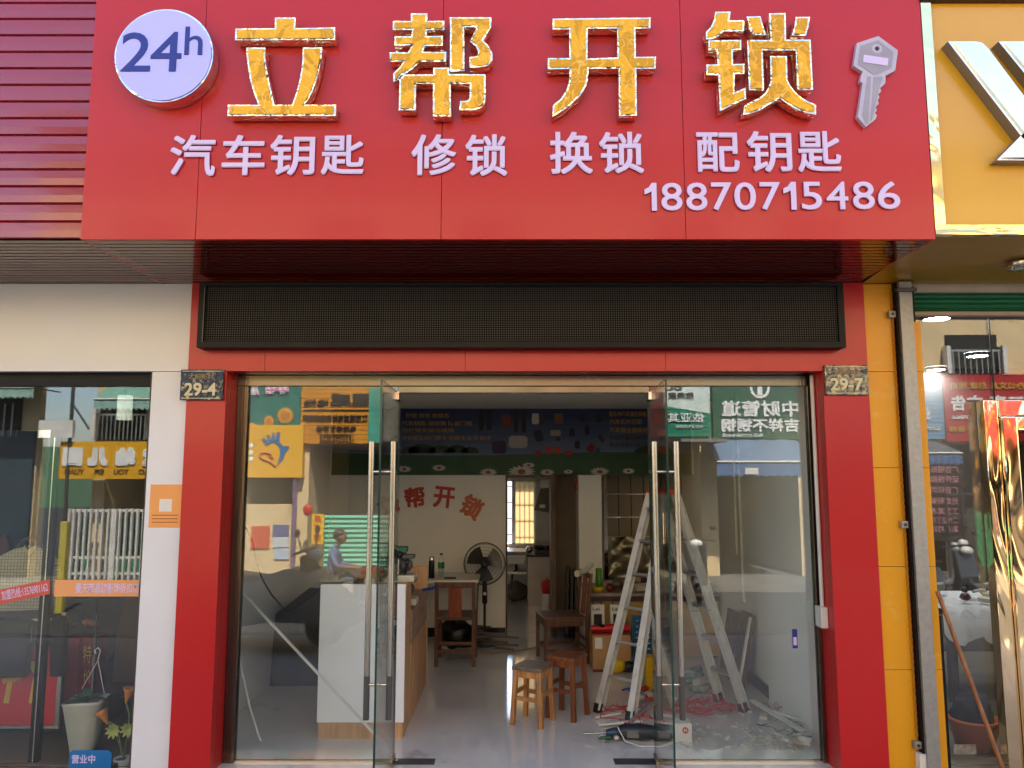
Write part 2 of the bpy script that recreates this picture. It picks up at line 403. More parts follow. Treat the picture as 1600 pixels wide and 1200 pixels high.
# kitchen at the back
KY = 6.85
wx0, wx1, wz0, wz1 = R(790, 750, 838, 851, KY)
wx0 = P(770, 800, KY)[0]
struct('wall_kitchen', BX(-2.2, wx0, KY, KY+.15, 0, CEIL).box(wx0, wx1, KY, KY+.15, 0, wz0).box(wx0, wx1, KY, KY+.15, wz1, CEIL).box(wx1, 2.2, KY, KY+.15, 0, CEIL), mat('kitchen_tile', '#b9b4aa', .35, coat=.3))
struct('wall_kitchen_side', BX(-.9, -.8, 4.2, KY, 0, CEIL).box(P(862, 870, 5.3)[0]+.35, P(862, 870, 5.3)[0]+.45, 4.55, KY, 0, CEIL), m_int)
kw = thing('kitchen_window', 'barred frosted window lit by sun above the kitchen sink', 'window', ((wx0+wx1)/2, KY, wz0))
f = MB(); xs0 = P(803, 800, KY)[0]
for a, b in ((wx0, wx0+.03), (xs0-.03, xs0+.02), (wx1-.03, wx1)): f.box(a, b, KY-.02, KY+.05, wz0, wz1)
f.box(wx0, wx1, KY-.02, KY+.05, wz0-.03, wz0+.02).box(wx0, wx1, KY-.02, KY+.05, wz1-.02, wz1+.02)
f.build('window_frame', m_wp, kw)
mp_ = bpy.data.materials.new('frosted_pane'); mp_.use_nodes = True; n_ = mp_.node_tree.nodes; n_.clear()
o_ = n_.new('ShaderNodeOutputMaterial'); t_ = n_.new('ShaderNodeBsdfTranslucent'); t_.inputs[0].default_value = (.5, .41, .28, 1)
mp_.node_tree.links.new(t_.outputs[0], o_.inputs[0])
BX(xs0+.02, wx1-.03, KY+.02, KY+.026, wz0+.02, wz1-.02).build('pane', mp_, kw)
for i in range(5):
    x = xs0+.02+(wx1-xs0-.05)*i/4
    BX(x-.006, x+.006, KY+.035, KY+.047, wz0, wz1).build('bar', m_dsteel, kw)
for i in range(4):
    z = wz0+(wz1-wz0)*(i+.6)/4
    BX(wx0, wx1, KY+.05, KY+.06, z-.005, z+.005).build('crossbar', m_dsteel, kw)

# upper storeys above the shop row shade the front; partitions close the rooms
ub = thing('shop_row_building', 'row of shop units with storeys above the signboards', 'building', (0, 3.5, 0))
BX(-9, 9, .06, 7.3, 3.06, 5.0).build('upper_wall', mat('upper_render', '#b9ab98', .8), ub)
BX(-9.2, 9.2, -.1, 7.5, 5.0, 5.15).build('roof', m_kerb, ub)
for a, b in ((-2.40, -2.26), (2.26, 2.55)):
    BX(a, b, .06, 7.3, -.03, 3.055).build('party_wall', m_room, ub)
for a, b in ((-9, -8.8), (8.8, 9)): BX(a, b, .06, 7.3, -.03, 3.055).build('end_wall', m_room, ub)
struct('rear_wall', BX(-8.8, -2.56, 3.4, 3.5, -.03, 3.055).box(2.56, 8.8, 3.4, 3.5, -.03, 3.055), m_room)
struct('floor_left_shop', BX(-8.8, -2.56, .02, 3.4, -.1, -.02), mat('left_tiles', '#6b5c50', .35, wear_glare=('#463c33', .3, 3)))
struct('floor_right_shop', BX(2.56, 8.8, .02, 3.4, -.1, -.02), mat('right_tiles', '#77705f', .35, wear_glare=('#463c33', .3, 3)))

struct('lintel_wall', BX(-2.25, 2.25, .056, .42, P(800, 580, -.03)[1]+.014, 3.055), m_int)
# ================================================================== OUR FASCIA
xl, xr = P(125, 373, YS)[0], P(1462, 373, YS)[0]
fs = thing('fascia_signboard', 'big red locksmith signboard with gold characters and a phone number', 'signboard', ((xl+xr)/2, YS, ZS))
seams = [xl]+[P(p, 373, YS)[0] for p in (305, 689, 1072)]+[xr]
for a, b in zip(seams, seams[1:]):
    BX(a+.0015, b-.0015, YS, YS+.03, ZS, ZT).build('sign_panel', m_red, fs, bevel=.0012)
BX(xl+.01, xr-.01, YS+.032, -.02, ZS+.04, ZT-.01).build('sign_box', m_dark, fs)
BX(xl, xl+.008, YS+.032, .05, ZS, ZT).build('side_panel', m_red, fs)
BX(xr-.008, xr, YS+.032, .05, ZS, ZT).build('side_panel', m_red, fs)
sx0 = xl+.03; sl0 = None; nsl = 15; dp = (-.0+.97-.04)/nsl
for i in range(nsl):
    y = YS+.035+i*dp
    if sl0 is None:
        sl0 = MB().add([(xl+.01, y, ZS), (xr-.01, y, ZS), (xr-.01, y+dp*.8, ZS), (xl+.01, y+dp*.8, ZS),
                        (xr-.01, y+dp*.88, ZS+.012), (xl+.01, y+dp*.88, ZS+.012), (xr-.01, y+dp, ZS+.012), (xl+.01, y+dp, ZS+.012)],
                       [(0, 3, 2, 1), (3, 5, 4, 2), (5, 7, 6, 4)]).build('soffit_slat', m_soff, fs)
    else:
        c = sl0.copy(); C.objects.link(c); c.location.y = sl0.location.y+i*dp
# gold characters traced stroke by stroke
def tr(pts, sc, ox, oy, Y): return [P(ox+a/sc, oy+b/sc, Y) for a, b in pts]
GOLD = {
 '立': (6.858, 350, 20, [([(545,50),(768,50),(765,165),(1190,155),(1190,290),(118,293),(122,168),(545,165)], []),
   ([(238,372),(445,372),(442,470),(450,560),(470,665),(490,760),(540,985),(728,985),(770,870),(810,720),(830,610),(838,540),(845,370),(1052,370),(1045,470),(1030,560),(1010,660),(985,740),(940,860),(868,985),(1200,985),(1200,1105),(38,1105),(42,985),(368,985),(320,860),(280,720),(255,560),(243,470)], [])]),
 '帮': (6.486, 600, 10, [([(272,70),(440,70),(437,147),(612,145),(612,238),(437,240),(432,300),(598,298),(595,400),(415,400),(395,460),(632,460),(628,560),(360,562),(300,625),(225,678),(180,690),(150,725),(150,742),(95,765),(92,680),(150,625),(200,560),(60,560),(58,465),(245,465),(280,395),(105,398),(108,302),(275,302),(285,238),(88,238),(90,147),(272,147)], []),
   ([(500,620),(660,620),(660,685),(1030,688),(1030,920),(1020,985),(985,1025),(940,1045),(900,1050),(765,1052),(770,960),(840,955),(860,942),(868,920),(870,785),(675,785),(680,1115),(495,1115),(497,785),(325,785),(320,1052),(150,1052),(157,742),(200,692),(500,688)], []),
   ([(665,110),(1088,110),(1085,210),(1005,345),(1060,400),(1100,480),(1098,545),(1050,600),(985,618),(868,618),(865,515),(935,505),(955,480),(952,455),(930,405),(870,355),(940,210),(812,210),(815,655),(668,655),(670,200)], [])]),
 '开': (6.859, 850, 20, [([(92,62),(1143,50),(1140,165),(980,170),(985,472),(1200,470),(1195,598),(990,600),(995,1100),(805,1105),(800,598),(480,600),(470,720),(450,785),(420,840),(380,895),(330,940),(270,1000),(200,1050),(90,1115),(95,990),(140,955),(180,920),(240,830),(268,740),(275,600),(40,605),(42,485),(272,485),(270,175),(92,178)],
   [[(470,170),(785,168),(788,478),(465,490)]])]),
 '锁': (6, 1095, 10, [([(135,50),(280,48),(268,130),(408,130),(405,230),(215,235),(165,280),(115,303),(50,310),(48,240),(95,190),(125,120)], []),
   ([(70,318),(380,314),(378,408),(300,410),(302,540),(410,538),(408,632),(318,635),(315,805),(420,760),(425,865),(180,980),(165,645),(55,642),(52,545),(158,542),(150,412),(75,410)], []),
   ([(428,95),(560,92),(585,185),(612,265),(490,268),(455,185)], []), ([(890,98),(1025,98),(1010,190),(985,275),(852,272),(878,190)], []),
   ([(640,65),(795,62),(800,312),(1030,310),(1052,782),(905,785),(890,412),(580,412),(592,785),(452,785),(435,315),(655,315)], []),
   ([(650,465),(808,465),(812,690),(830,725),(860,770),(905,820),(950,860),(1015,895),(1080,920),(1082,1015),(990,1000),(935,980),(880,955),(800,905),(740,860),(690,895),(640,920),(560,970),(480,1000),(395,1018),(408,930),(480,890),(530,868),(570,840),(605,808),(630,770),(655,700)], [])]),
}
YF = YS-.075
for ch, (sc, ox, oy, shapes) in GOLD.items():
    rim = MB(); face = MB()
    for outer, holes in shapes:
        o = tr(outer, sc, ox, oy, YF); hs = [tr(h, sc, ox, oy, YF) for h in holes]
        rim.prism(o, YF, YS-.012, hs)
        face.prism(inset(o, .0095), YF-.004, YF-.0005, [inset(h, -.0095) for h in hs])
    r_ = rim.build('gold_character', m_gold, fs, 'gold character '+ch+' with mirrored rim and yellow face')
    face.build('character_face', m_goldf, r_)
def white_char(s, x0, y0, x1, y1, bold=.022):
    a = R(x0, y0, x1, y1, YS-.012)
    mb = btext(MB(), s, *a, YS-.001, -1, .014, .0046, 0, 1)
    mb.build('white_character', [m_white, m_wside], fs, 'small white character '+s)
for s, x0, x1, y0, y1 in (('汽',266,337,211,275),('车',347,414,211,274),('钥',422,492,211,274),('匙',502,569,211,273),('修',643,713,210,274),('锁',727,793,210,275),
    ('换',859,926,206,272),('锁',936,1006,206,271),('配',1088,1155,207,269),('钥',1167,1237,205,269),('匙',1246,1314,205,269)):
    white_char(s, x0, y0, x1, y1)
dg = '18870715486'; dx = [(1007,1026),(1033,1066),(1072,1105),(1111,1143),(1147,1181),(1187,1219),(1224,1244),(1252,1284),(1291,1325),(1332,1366),(1371,1406)]
for i, (s, (a, b)) in enumerate(zip(dg, dx)):
    top = 286-i*.25
    q = R(a, top, b, top+43.5, YS-.012)
    if s == '1':
        one = MB().prism([(q[0]+(q[1]-q[0])*u, q[2]+(q[3]-q[2])*v) for u, v in ((0, .58), (0, .76), (.35, .84), (.62, 1), (1, 1), (1, 0), (.58, 0), (.58, .70), (.3, .63))], YS-.015, YS-.001, ms=1)
        one.build('white_digit', [m_white, m_wside], fs, 'white digit 1'); continue
    btext(MB(), s, *q, YS-.001, -1, .014, .0022, 0, 1).build('white_digit', [m_white, m_wside], fs, 'white digit '+s)
# round 24h disc
dcx, dcz = P(256, 86.5, YS-.09); dr = P(256+77, 86.5, YS-.09)[0]-dcx
ring = MB().prism(circ(dcx, dcz, dr, 64), YS-.09, YS-.004)
r_ = ring.build('round_sign', wavymirror('disc_rim', (.8, .8, .84), 6, .5, .08, (1, 1, 1)), fs, 'round white sign reading 24h')
MB().prism(circ(dcx, dcz, dr-.009, 64), YS-.095, YS-.091).build('sign_face', mat('disc_face', '#b4b2f0', .3, 0, .02, coat=.3), r_)
t = MB()
btext(t, '2', *R(190, 51, 236, 112, YS-.095), YS-.0953, -1, .004, .0018); btext(t, '4', *R(236, 50, 284, 112, YS-.095), YS-.0953, -1, .004, .0018)
btext(t, 'h', *R(289, 42, 317, 86, YS-.095), YS-.0953, -1, .004, .001)
t.build('lettering', m_navy, r_)
# key emblem
KO = [(690,225),(812,315),(795,440),(735,472),(733,520),(712,540),(700,548),(708,570),(688,588),(697,608),(686,625),(692,650),(672,665),(680,690),(668,705),(681,722),(672,745),(612,792),(560,730),(592,520),(575,508),(585,465),(592,448),(535,410),(555,270)]
ko = tr(KO, 4, 1200, 0, YS-.03); kx, kz = P(1200+683/4, 303/4, YS-.03); hr = .0135
m_key = mat('key_plastic', '#b2acc0', .45); m_keyd = mat('key_recess_shade', '#96919f', .5)  # greyer tone paints the shade of the key's recess and grooves
k_ = MB().prism(ko, YS-.03, YS-.002, [circ(kx, kz, hr, 16)]).build('key_emblem', m_key, fs, 'raised lavender key emblem')
head = tr([(690,250),(785,325),(772,425),(665,470),(562,400),(578,285)], 4, 1200, 0, YS-.032)
MB().prism(head, YS-.032, YS-.0305, [circ(kx, kz, hr*2.2, 20)]).build('key_recess_shade', m_keyd, k_)
MB().prism(tr([(622,478),(645,478),(628,770),(612,775),(590,720)], 4, 1200, 0, YS-.032), YS-.032, YS-.0305).build('key_groove_shade', m_keyd, k_)
MB().prism(tr([(662,480),(720,478),(700,535),(675,650),(655,740),(640,760)], 4, 1200, 0, YS-.032), YS-.032, YS-.0305).build('key_groove_shade', m_keyd, k_)
MB().prism(tr([(598,342),(752,365),(748,412),(594,388)], 4, 1200, 0, YS-.034), YS-.035, YS-.0325).build('key_plate', m_white, k_)
# gold mirrored corner strip between the fascias
gx0 = xr+.002; gx1 = P(1465, 180, YS)[0]+.02
# ================================================================== LEFT NEIGHBOUR FASCIA
YL = YS+.012
lf = thing('siding_fascia', 'dark red neighbour fascia clad in glossy horizontal planks', 'cladding', (xl-1.5, YL, ZS))
pz = [P(60, y, YL)[1] for y in (372, 345, 317, 290, 263.5, 237, 210, 183.5, 157.5, 131.5, 105.5, 80, 54, 28.5, 3.5)]; pz.append(pz[-1]+.09); pz.append(pz[-1]+.09)
for z0, z1 in zip(pz, pz[1:]):
    mb = MB(); x0, x1 = -6.6, xl-.004; hgt = z1-z0
    mb.add([(x0, YL, z0+.004), (x1, YL, z0+.004), (x1, YL-.001, z0+hgt*.45), (x0, YL-.001, z0+hgt*.45), (x1, YL, z1-.012), (x0, YL, z1-.012), (x1, YL+.014, z1), (x0, YL+.014, z1), (x0, YL+.014, z0), (x1, YL+.014, z0)],
           [(0, 1, 2, 3), (3, 2, 4, 5), (5, 4, 6, 7), (8, 9, 1, 0)])
    mb.build('siding_plank', m_redd, lf)
BX(-6.6, xl-.004, YL+.02, -.02, ZS+.02, ZT).build('fascia_box', m_dark, lf)
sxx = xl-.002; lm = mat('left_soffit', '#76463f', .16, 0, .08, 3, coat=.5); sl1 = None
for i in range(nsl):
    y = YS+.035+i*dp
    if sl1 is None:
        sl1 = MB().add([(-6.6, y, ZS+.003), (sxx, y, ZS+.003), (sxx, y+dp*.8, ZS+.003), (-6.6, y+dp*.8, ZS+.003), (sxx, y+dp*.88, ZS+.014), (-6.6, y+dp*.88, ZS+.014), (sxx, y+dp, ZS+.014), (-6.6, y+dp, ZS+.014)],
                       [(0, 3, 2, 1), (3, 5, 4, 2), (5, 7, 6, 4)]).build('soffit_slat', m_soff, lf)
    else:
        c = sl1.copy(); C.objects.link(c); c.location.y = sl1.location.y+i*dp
# ================================================================== RIGHT NEIGHBOUR FASCIA
rf = thing('yellow_fascia', 'yellow neighbour signboard with huge chrome strokes and gold edging', 'signboard', (xr+1.5, YS, ZS+.1))
YR = YS+.01; zr0 = P(1500, 352, YR)[1]; ztop = P(1520, 4, YR)[1]; xg = P(1452, 180, YR)[0]; xg1 = P(1463, 180, YR)[0]
BX(xg1+.004, 6.6, YR+.01, YR+.03, zr0+.002, ztop).build('sign_panel', m_yels, rf)
BX(xr+.002, xg1+.004, YR-.012, YR+.03, zr0, ztop).build('edge_strip', wavymirror('gold_strip', (.98, .80, .40), 3, .25, .12, (1, 1, 1)), rf)
BX(xr+.002, 6.6, YR-.012, YR+.03, zr0-.055, zr0-.001).build('bottom_strip', wavymirror('gold_strip_low', (.8, .62, .30), 6, .4, .1, (.3, 1, 2)), rf)
BX(xr+.002, 6.6, YR-.03, YR+.05, ztop+.002, ztop+.06).build('top_lip', m_dbrown, rf)
BX(xr+.01, 6.6, YR+.04, -.02, ZS+.05, ZT).build('fascia_box', m_dark, rf)
zso = zr0-.05
def chs(pts, y): return [P(1440+a/3.158, b/3.158, y) for a, b in pts]
YC = YR-.06
for pts in ([(130,205),(270,204),(300,212),(330,240),(720,760),(560,760)], [(380,205),(520,204),(556,214),(584,240),(1000,790),(860,790)], [(508,652),(372,790),(760,792),(740,770),(640,760),(560,690)]):
    pp = chs(pts, YC); o = MB().prism(pp, YC, YR+.009, ms=1).build('chrome_stroke', [m_chrome, m_chside], rf)
    MB().prism(inset(pp, .02), YC-.012, YC-.0005).build('raised_face', m_chrome, o)
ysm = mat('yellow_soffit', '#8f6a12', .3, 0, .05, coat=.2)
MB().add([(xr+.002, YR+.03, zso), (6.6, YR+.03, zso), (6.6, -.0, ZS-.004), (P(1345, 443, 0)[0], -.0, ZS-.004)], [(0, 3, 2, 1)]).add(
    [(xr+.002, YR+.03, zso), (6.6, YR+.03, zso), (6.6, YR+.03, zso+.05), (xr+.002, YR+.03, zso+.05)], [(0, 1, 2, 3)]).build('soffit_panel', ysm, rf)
dl = P(1597, 407, -.5); dl_x = dl[0]
dlo = MB().lathe([(.0, .0), (.055, .0), (.06, -.012), (.085, -.016), (.09, -.006), (.09, .01)], (dl_x, -.5, ZS-.012), 24).build('downlight', m_pol, rf)

# ================================================================== RED PORTAL AND LED DISPLAY
YP = -.03
def px_at(px, py, Y): return P(px, py, Y)[0]
xa = px_at(300, 445, YP); xb = px_at(352, 640, YP); xc = px_at(1288, 640, YP); xd = px_at(1349, 445, YP)
ZL = P(800, 580, YP)[1]
po = thing('red_door_surround', 'red aluminium panel surround framing the glass shopfront', 'door surround', ((xa+xd)/2, 0, -.03))
for a, b in ((xa, xb), (xc, xd)):
    BX(a, b, YP, .05, -.03, ZL-.001).build('pillar_panel', m_red, po, bevel=.0015)
BX(xb-.012, xb, .052, GY-.001, -.03, ZL-.002).build('reveal_panel', m_red, po)
BX(xc, xc+.012, .052, GY-.001, -.03, ZL-.002).build('reveal_panel', m_red, po)
BX(xb+.001, xc-.001, .052, GY+.03, ZL+.0, ZL+.012).build('reveal_panel', m_soff, po)
ls = [xa, px_at(414, 560, YP), px_at(727, 560, YP), px_at(1040, 560, YP), xd]
for a, b in zip(ls, ls[1:]): BX(a+.001, b-.001, YP, .05, ZL+.001, ZS-.002).build('lintel_panel', m_red, po, bevel=.0012)
mled = mat('led_screen', '#1a1815', .8, spec=.2); n = mled.node_tree.nodes; L = mled.node_tree.links; b = n['Principled BSDF']
tc = n.new('ShaderNodeTexCoord'); sc_ = n.new('ShaderNodeVectorMath'); sc_.operation = 'SCALE'; sc_.inputs['Scale'].default_value = 1/.0148; L.new(tc.outputs['Object'], sc_.inputs[0])
fr = n.new('ShaderNodeVectorMath'); fr.operation = 'FRACTION'; L.new(sc_.outputs[0], fr.inputs[0])
sb = n.new('ShaderNodeVectorMath'); sb.operation = 'SUBTRACT'; sb.inputs[1].default_value = (.5, .5, .5); L.new(fr.outputs[0], sb.inputs[0])
mu = n.new('ShaderNodeVectorMath'); mu.operation = 'MULTIPLY'; mu.inputs[1].default_value = (1, 0, 1); L.new(sb.outputs[0], mu.inputs[0])
ln = n.new('ShaderNodeVectorMath'); ln.operation = 'LENGTH'; L.new(mu.outputs[0], ln.inputs[0])
cr = n.new('ShaderNodeValToRGB'); cr.color_ramp.elements[0].position = .16; cr.color_ramp.elements[1].position = .32
cr.color_ramp.elements[0].color = lin('#5f5c58'); cr.color_ramp.elements[1].color = lin('#0c0c0d'); L.new(ln.outputs['Value'], cr.inputs[0])
L.new(cr.outputs[0], b.inputs['Base Color'])
led = thing('led_display', 'long black framed led text display under the red sign', 'led display', (0, -.1, P(800, 543, -.15)[1]))
lx0, lx1, lz0, lz1 = R(309, 441, 1320, 543, -.15)
lz1 = min(lz1, ZS-.006)
fb = .042
fr_ = MB(); fr_.prism([(lx0, lz0), (lx1, lz0), (lx1, lz1), (lx0, lz1)], -.15, YP-.002, [[(lx0+fb, lz0+fb), (lx1-fb, lz0+fb), (lx1-fb, lz1-fb*.5), (lx0+fb, lz1-fb*.5)]])
fr_.build('display_frame', m_blackm, led, bevel=.003)
BX(lx0+fb+.001, lx1-fb-.001, -.132, -.1, lz0+fb+.001, lz1-fb*.5-.001).build('screen', mled, led)
BX(lx0+fb-.006, lx0+fb, -.156, -.151, lz0+fb-.006, lz1-.03).build('frame_bead', m_dsteel, led)

# ================================================================== GLASS FRONT
ZG = P(800, 604, GY)[1]
mw = [m_glass, m_gedge]
def pane(mb, x0, x1, y0, y1, z0, z1, axis='y'):
    v = [(x, y, z) for z in (z0, z1) for y in (y0, y1) for x in (x0, x1)]
    fr = [(0, 1, 5, 4), (2, 6, 7, 3)]; sd_ = [(0, 4, 6, 2), (1, 3, 7, 5)]
    if axis == 'x': fr, sd_ = sd_, fr
    mb.add(v, fr, 0); mb.add(v, sd_+[(0, 2, 3, 1), (4, 5, 7, 6)], 1); return mb
xh0 = P(624, 605, GY)[0]; xh1 = P(1013, 605, GY)[0]
sf = thing('shopfront_frame', 'champagne steel frame around the glass shopfront', 'window frame', (0, GY, 0))
BX(xb+.001, xb+.075, GY-.03, GY+.03, .0, ZG).build('side_jamb', m_frame, sf, bevel=.003)
BX(xc-.03, xc-.001, GY-.03, GY+.03, .0, ZG).build('side_jamb', m_frame, sf, bevel=.003)
BX(xb+.001, xc-.001, GY-.03, GY+.03, ZG+.001, ZL-.001).build('top_rail', m_frame, sf, bevel=.003)
BX(xh0+.0, xh1, GY-.022, GY+.022, ZG-.045, ZG-.001).build('door_header', mat('header_steel', '#6f6a60', .25, 1, .2, 6), sf, bevel=.003)
BX(xb+.076, xh0-.001, GY-.012, GY+.012, .0, .012).build('floor_channel', m_steel, sf)
BX(xh1+.001, xc-.031, GY-.012, GY+.012, .0, .012).build('floor_channel', m_steel, sf)
wl = thing('fixed_glass_pane', 'left fixed shopfront glass pane reflecting the sunflower sign', 'glass pane', (-1.3, GY, 0))
pane(MB(), xb+.077, xh0-.004, GY-.006, GY+.006, .013, ZG-.001).build('pane', mw, wl)
wrr = thing('fixed_glass_pane', 'right fixed shopfront glass pane with small blue sticker', 'glass pane', (1.3, GY, 0))
pane(MB(), xh1+.004, xc-.032, GY-.006, GY+.006, .013, ZG-.001).build('pane', mw, wrr)
q = R(1238, 983, 1246, 1013, GY-.007); st = MB().box(q[0], q[1], GY-.0085, GY-.007, q[2], q[3]).build('sticker', m_navy, wrr)
BX(q[0]+.006, q[1]-.006, GY-.0092, GY-.0087, q[2]+.02, q[3]-.05).build('sticker_print', m_white, st)
# two swing doors, standing open towards the street
def door(sgn, hx, label, ang):
    d = thing('glass_door', label, 'door', (0, 0, 0), 'swing doors of the locksmith')
    Wd = .86; zt = ZG-.055
    L_ = lambda mb, nm, m, **k: mb.build(nm, m, d, **k)
    # door built along -Y from its hinge, thickness in X
    v = pane(MB(), -.006, .006, -Wd, .0, .012, zt, axis='x'); L_(v, 'door_pane', mw)
    for z0, z1, nm in ((zt-.05, zt+.004, 'top_patch_fitting'), (.004, .055, 'bottom_patch_fitting')):
        L_(BX(-.016, .016, -.17, .0, z0, z1), nm, m_pol, bevel=.002)
    ztop_, zbot = P(600, 690, -.57)[1], P(600, 1124, -.57)[1]; zg1, zb1, zb2 = P(600, 1056, -.57)[1], P(600, 737, -.57)[1], P(600, 1070, -.57)[1]
    for sx in (-1, 1):
        x = sx*.062; y = -Wd+.09
        h = MB().tube([(x, y, zbot), (x, y, ztop_)], .0165, 14).build('door_handle', m_steel, d)
        MB().tube([(x, y, zbot-.001), (x, y, zg1)], .0172, 14).build('handle_grip', m_dsteel, h)
        for z in (zb1, zb2): MB().tube([(x-sx*.014, y, z), (sx*.007, y, z)], .008, 10).build('handle_bracket', m_pol, h)
    d.location = (hx, GY-.0, 0); d.rotation_euler = (0, 0, ang)
    return d
door(-1, xh0+.004, 'left glass door swung open beside the counter', radians(1.4))
door(1, xh1-.004, 'right glass door swung open beside the ladder', radians(-3.3))
for hx, sx, lb in ((xh0, 1, 'left'), (xh1, -1, 'right')):
    fp = thing('floor_spring', 'dark floor spring plate under the '+lb+' glass door', 'floor plate', (hx, GY, 0))
    BX(min(hx-sx*.02, hx+sx*.27), max(hx-sx*.02, hx+sx*.27), GY-.05, GY+.05, .0, .004).build('cover_plate', m_dsteel, fp)
    BX(hx+sx*.01-.01, hx+sx*.01+.02, GY-.016, GY+.016, .004, .012).build('pivot', m_pol, fp)
# white conduit down the right reveal
cn = thing('wall_conduit', 'white conduit and junction box on the red right reveal', 'conduit', (xc-.01, .2, .9))
q0 = P(1279, 948, .1)[1]
MB().tube([(xc-.014, .12, q0), (xc-.014, .12, ZL-.01)], .013, 10).build('conduit_tube', m_wp, cn)
BX(xc-.045, xc-.001, .065, .165, q0-.13, q0).build('junction_box', m_wp, cn, bevel=.004)
# house number plates
def plate(px0, py0, px1, py1, s, label, am=.45):
    a = R(px0, py0, px1, py1, -.06); mp2 = mat('plate_film'+('_foil' if am > .5 else ''), '#2c3648', .2, .5, .5, 18, bump=1.0, bs=60, wear_glare=('#d8caa4', am, 30))  # cream blotches paint the film's glare into the colour
    o = thing('house_number_plate', label, 'number plate', ((a[0]+a[1])/2, -.05, a[2]))
    BX(a[0], a[1], -.055, YP-.001, a[2], a[3]).build('plate', mp2, o, bevel=.004)
    btext(MB(), s, a[0]+.03, a[1]-.04, a[2]+.028, a[2]+(a[3]-a[2])*.56, -.056, -1, .006, .003).build('numerals', mat('plate_digits', '#cfc8a4', .4), o)
    text(MB(), '太阳新村', a[0]+.05, a[1]-.06, a[2]+(a[3]-a[2])*.68, a[3]-.03, -.056, -1, .003, .01).build('street_name', mat('plate_gold', '#8d7750', .4), o)
    BX(a[0]+.012, a[1]-.012, -.0585, -.0555, a[3]-.014, a[3]-.010).build('border_line', mat('plate_digits', '#cfc8a4'), o)
    BX(a[0]+.012, a[1]-.012, -.0585, -.0555, a[2]+.010, a[2]+.014).build('border_line', mat('plate_digits', '#cfc8a4'), o)
plate(281, 577, 348, 625, '29-4', 'blue film covered number plate reading 29-4')
plate(1290, 570, 1358, 617, '29-7', 'foil covered number plate at right with digits 29', 1.0)

# ================================================================== INSIDE THE SHOP
# banner on the beam
bx0, bx1 = -XW+.02, 2.10; bz0, bz1 = ZB-.002, CEIL-.012; BYY = 4.045
bn = thing('wall_banner', 'dim printed banner of blue sky, daisies and locks on the beam', 'banner', (0, BYY, bz0))
m_bsky = mat('banner_sky', '#1c3f8c', .5, 0, .1, 1)
nn = m_bsky.node_tree.nodes; LL = m_bsky.node_tree.links; bb = nn['Principled BSDF']
tc = nn.new('ShaderNodeTexCoord'); sx_ = nn.new('ShaderNodeSeparateXYZ'); LL.new(tc.outputs['Object'], sx_.inputs[0])
no = nn.new('ShaderNodeTexNoise'); no.inputs['Scale'].default_value = 3; mpp = nn.new('ShaderNodeMapping'); mpp.inputs['Scale'].default_value = (.5, 1, 4); LL.new(tc.outputs['Object'], mpp.inputs[0]); LL.new(mpp.outputs[0], no.inputs[0])
ad = nn.new('ShaderNodeMath'); ad.operation = 'MULTIPLY_ADD'; ad.inputs[1].default_value = .35; LL.new(no.outputs[0], ad.inputs[0]); LL.new(sx_.outputs[2], ad.inputs[2])
rr = nn.new('ShaderNodeValToRGB'); rr.color_ramp.elements[0].position = .35; rr.color_ramp.elements[1].position = .85
rr.color_ramp.elements[0].color = lin('#5c6c88'); rr.color_ramp.elements[1].color = lin('#0e1c4c'); LL.new(ad.outputs[0], rr.inputs[0]); LL.new(rr.outputs[0], bb.inputs['Base Color'])
BX(bx0, bx1, BYY-.012, BYY, bz0, bz1).build('banner_sheet', m_bsky, bn)
zme = P(800, 708, BYY)[1]
mg = MB(); pts = [(bx0, bz0+.001), (bx1, bz0+.001)]+[(bx1-(bx1-bx0)*i/20, zme+.02*sin(i*.35)-.01) for i in range(21)]
mg.prism(pts, BYY-.0135, BYY-.0125); mg.build('meadow_print', mat('banner_green', '#18451a', .5, 0, .3, 4), bn)
tl = MB()
for cx_, w0, h0 in ((640,14,10),(660,22,14),(690,22,11),(715,18,12),(735,14,9),(1010,20,10),(1030,20,12)):
    c0, c1 = P(cx_, 707, BYY); tl.prism([(a, max(b, c1-.005)) for a, b in circ(c0, c1, w0*.0073, 20, h0*.0073)], BYY-.0155, BYY-.0140)
tl.build('treeline_print', mat('banner_trees', '#1d2c16', .6), bn)
def daisy(px, py, r, nm, parent, y, petal, cen, n=14, sq=.45):
    c0, c1 = P(px, py, y); mb = MB()
    for k in range(n):
        a = 2*pi*k/n; d = Vector((cos(a), sin(a)*sq)); s_ = Vector((-sin(a), cos(a)*sq))*.16*r
        mb.add([(c0, y, c1), (c0+d.x*r*.6-s_.x, y, c1+d.y*r*.6-s_.y), (c0+d.x*r, y, c1+d.y*r), (c0+d.x*r*.6+s_.x, y, c1+d.y*r*.6+s_.y)], [(0, 1, 2, 3)])
    o = mb.build(nm, petal, parent)
    MB().prism(circ(c0, c1, r*.28, 12, r*.28*sq*1.4), y-.0012, y-.0005).build('flower_centre', cen, o)
mdp = mat('daisy_white', '#c9c6c0', .6); mdc = mat('daisy_centre', '#8a4a18', .6)
for px, py, r in ((632,733,.09),(686,731,.09),(763,738,.11),(815,737,.17),(826,727,.08),(855,738,.09),(888,737,.06),(937,737,.12),(982,736,.08),(600,737,.1)):
    daisy(px, py, r, 'daisy_print', bn, BYY-.0148, mdp, mdc)
mtx = mat('banner_text_gold', '#b88420', .6); mtd = mat('banner_text_dark', '#241a10', .6)
tt = MB()
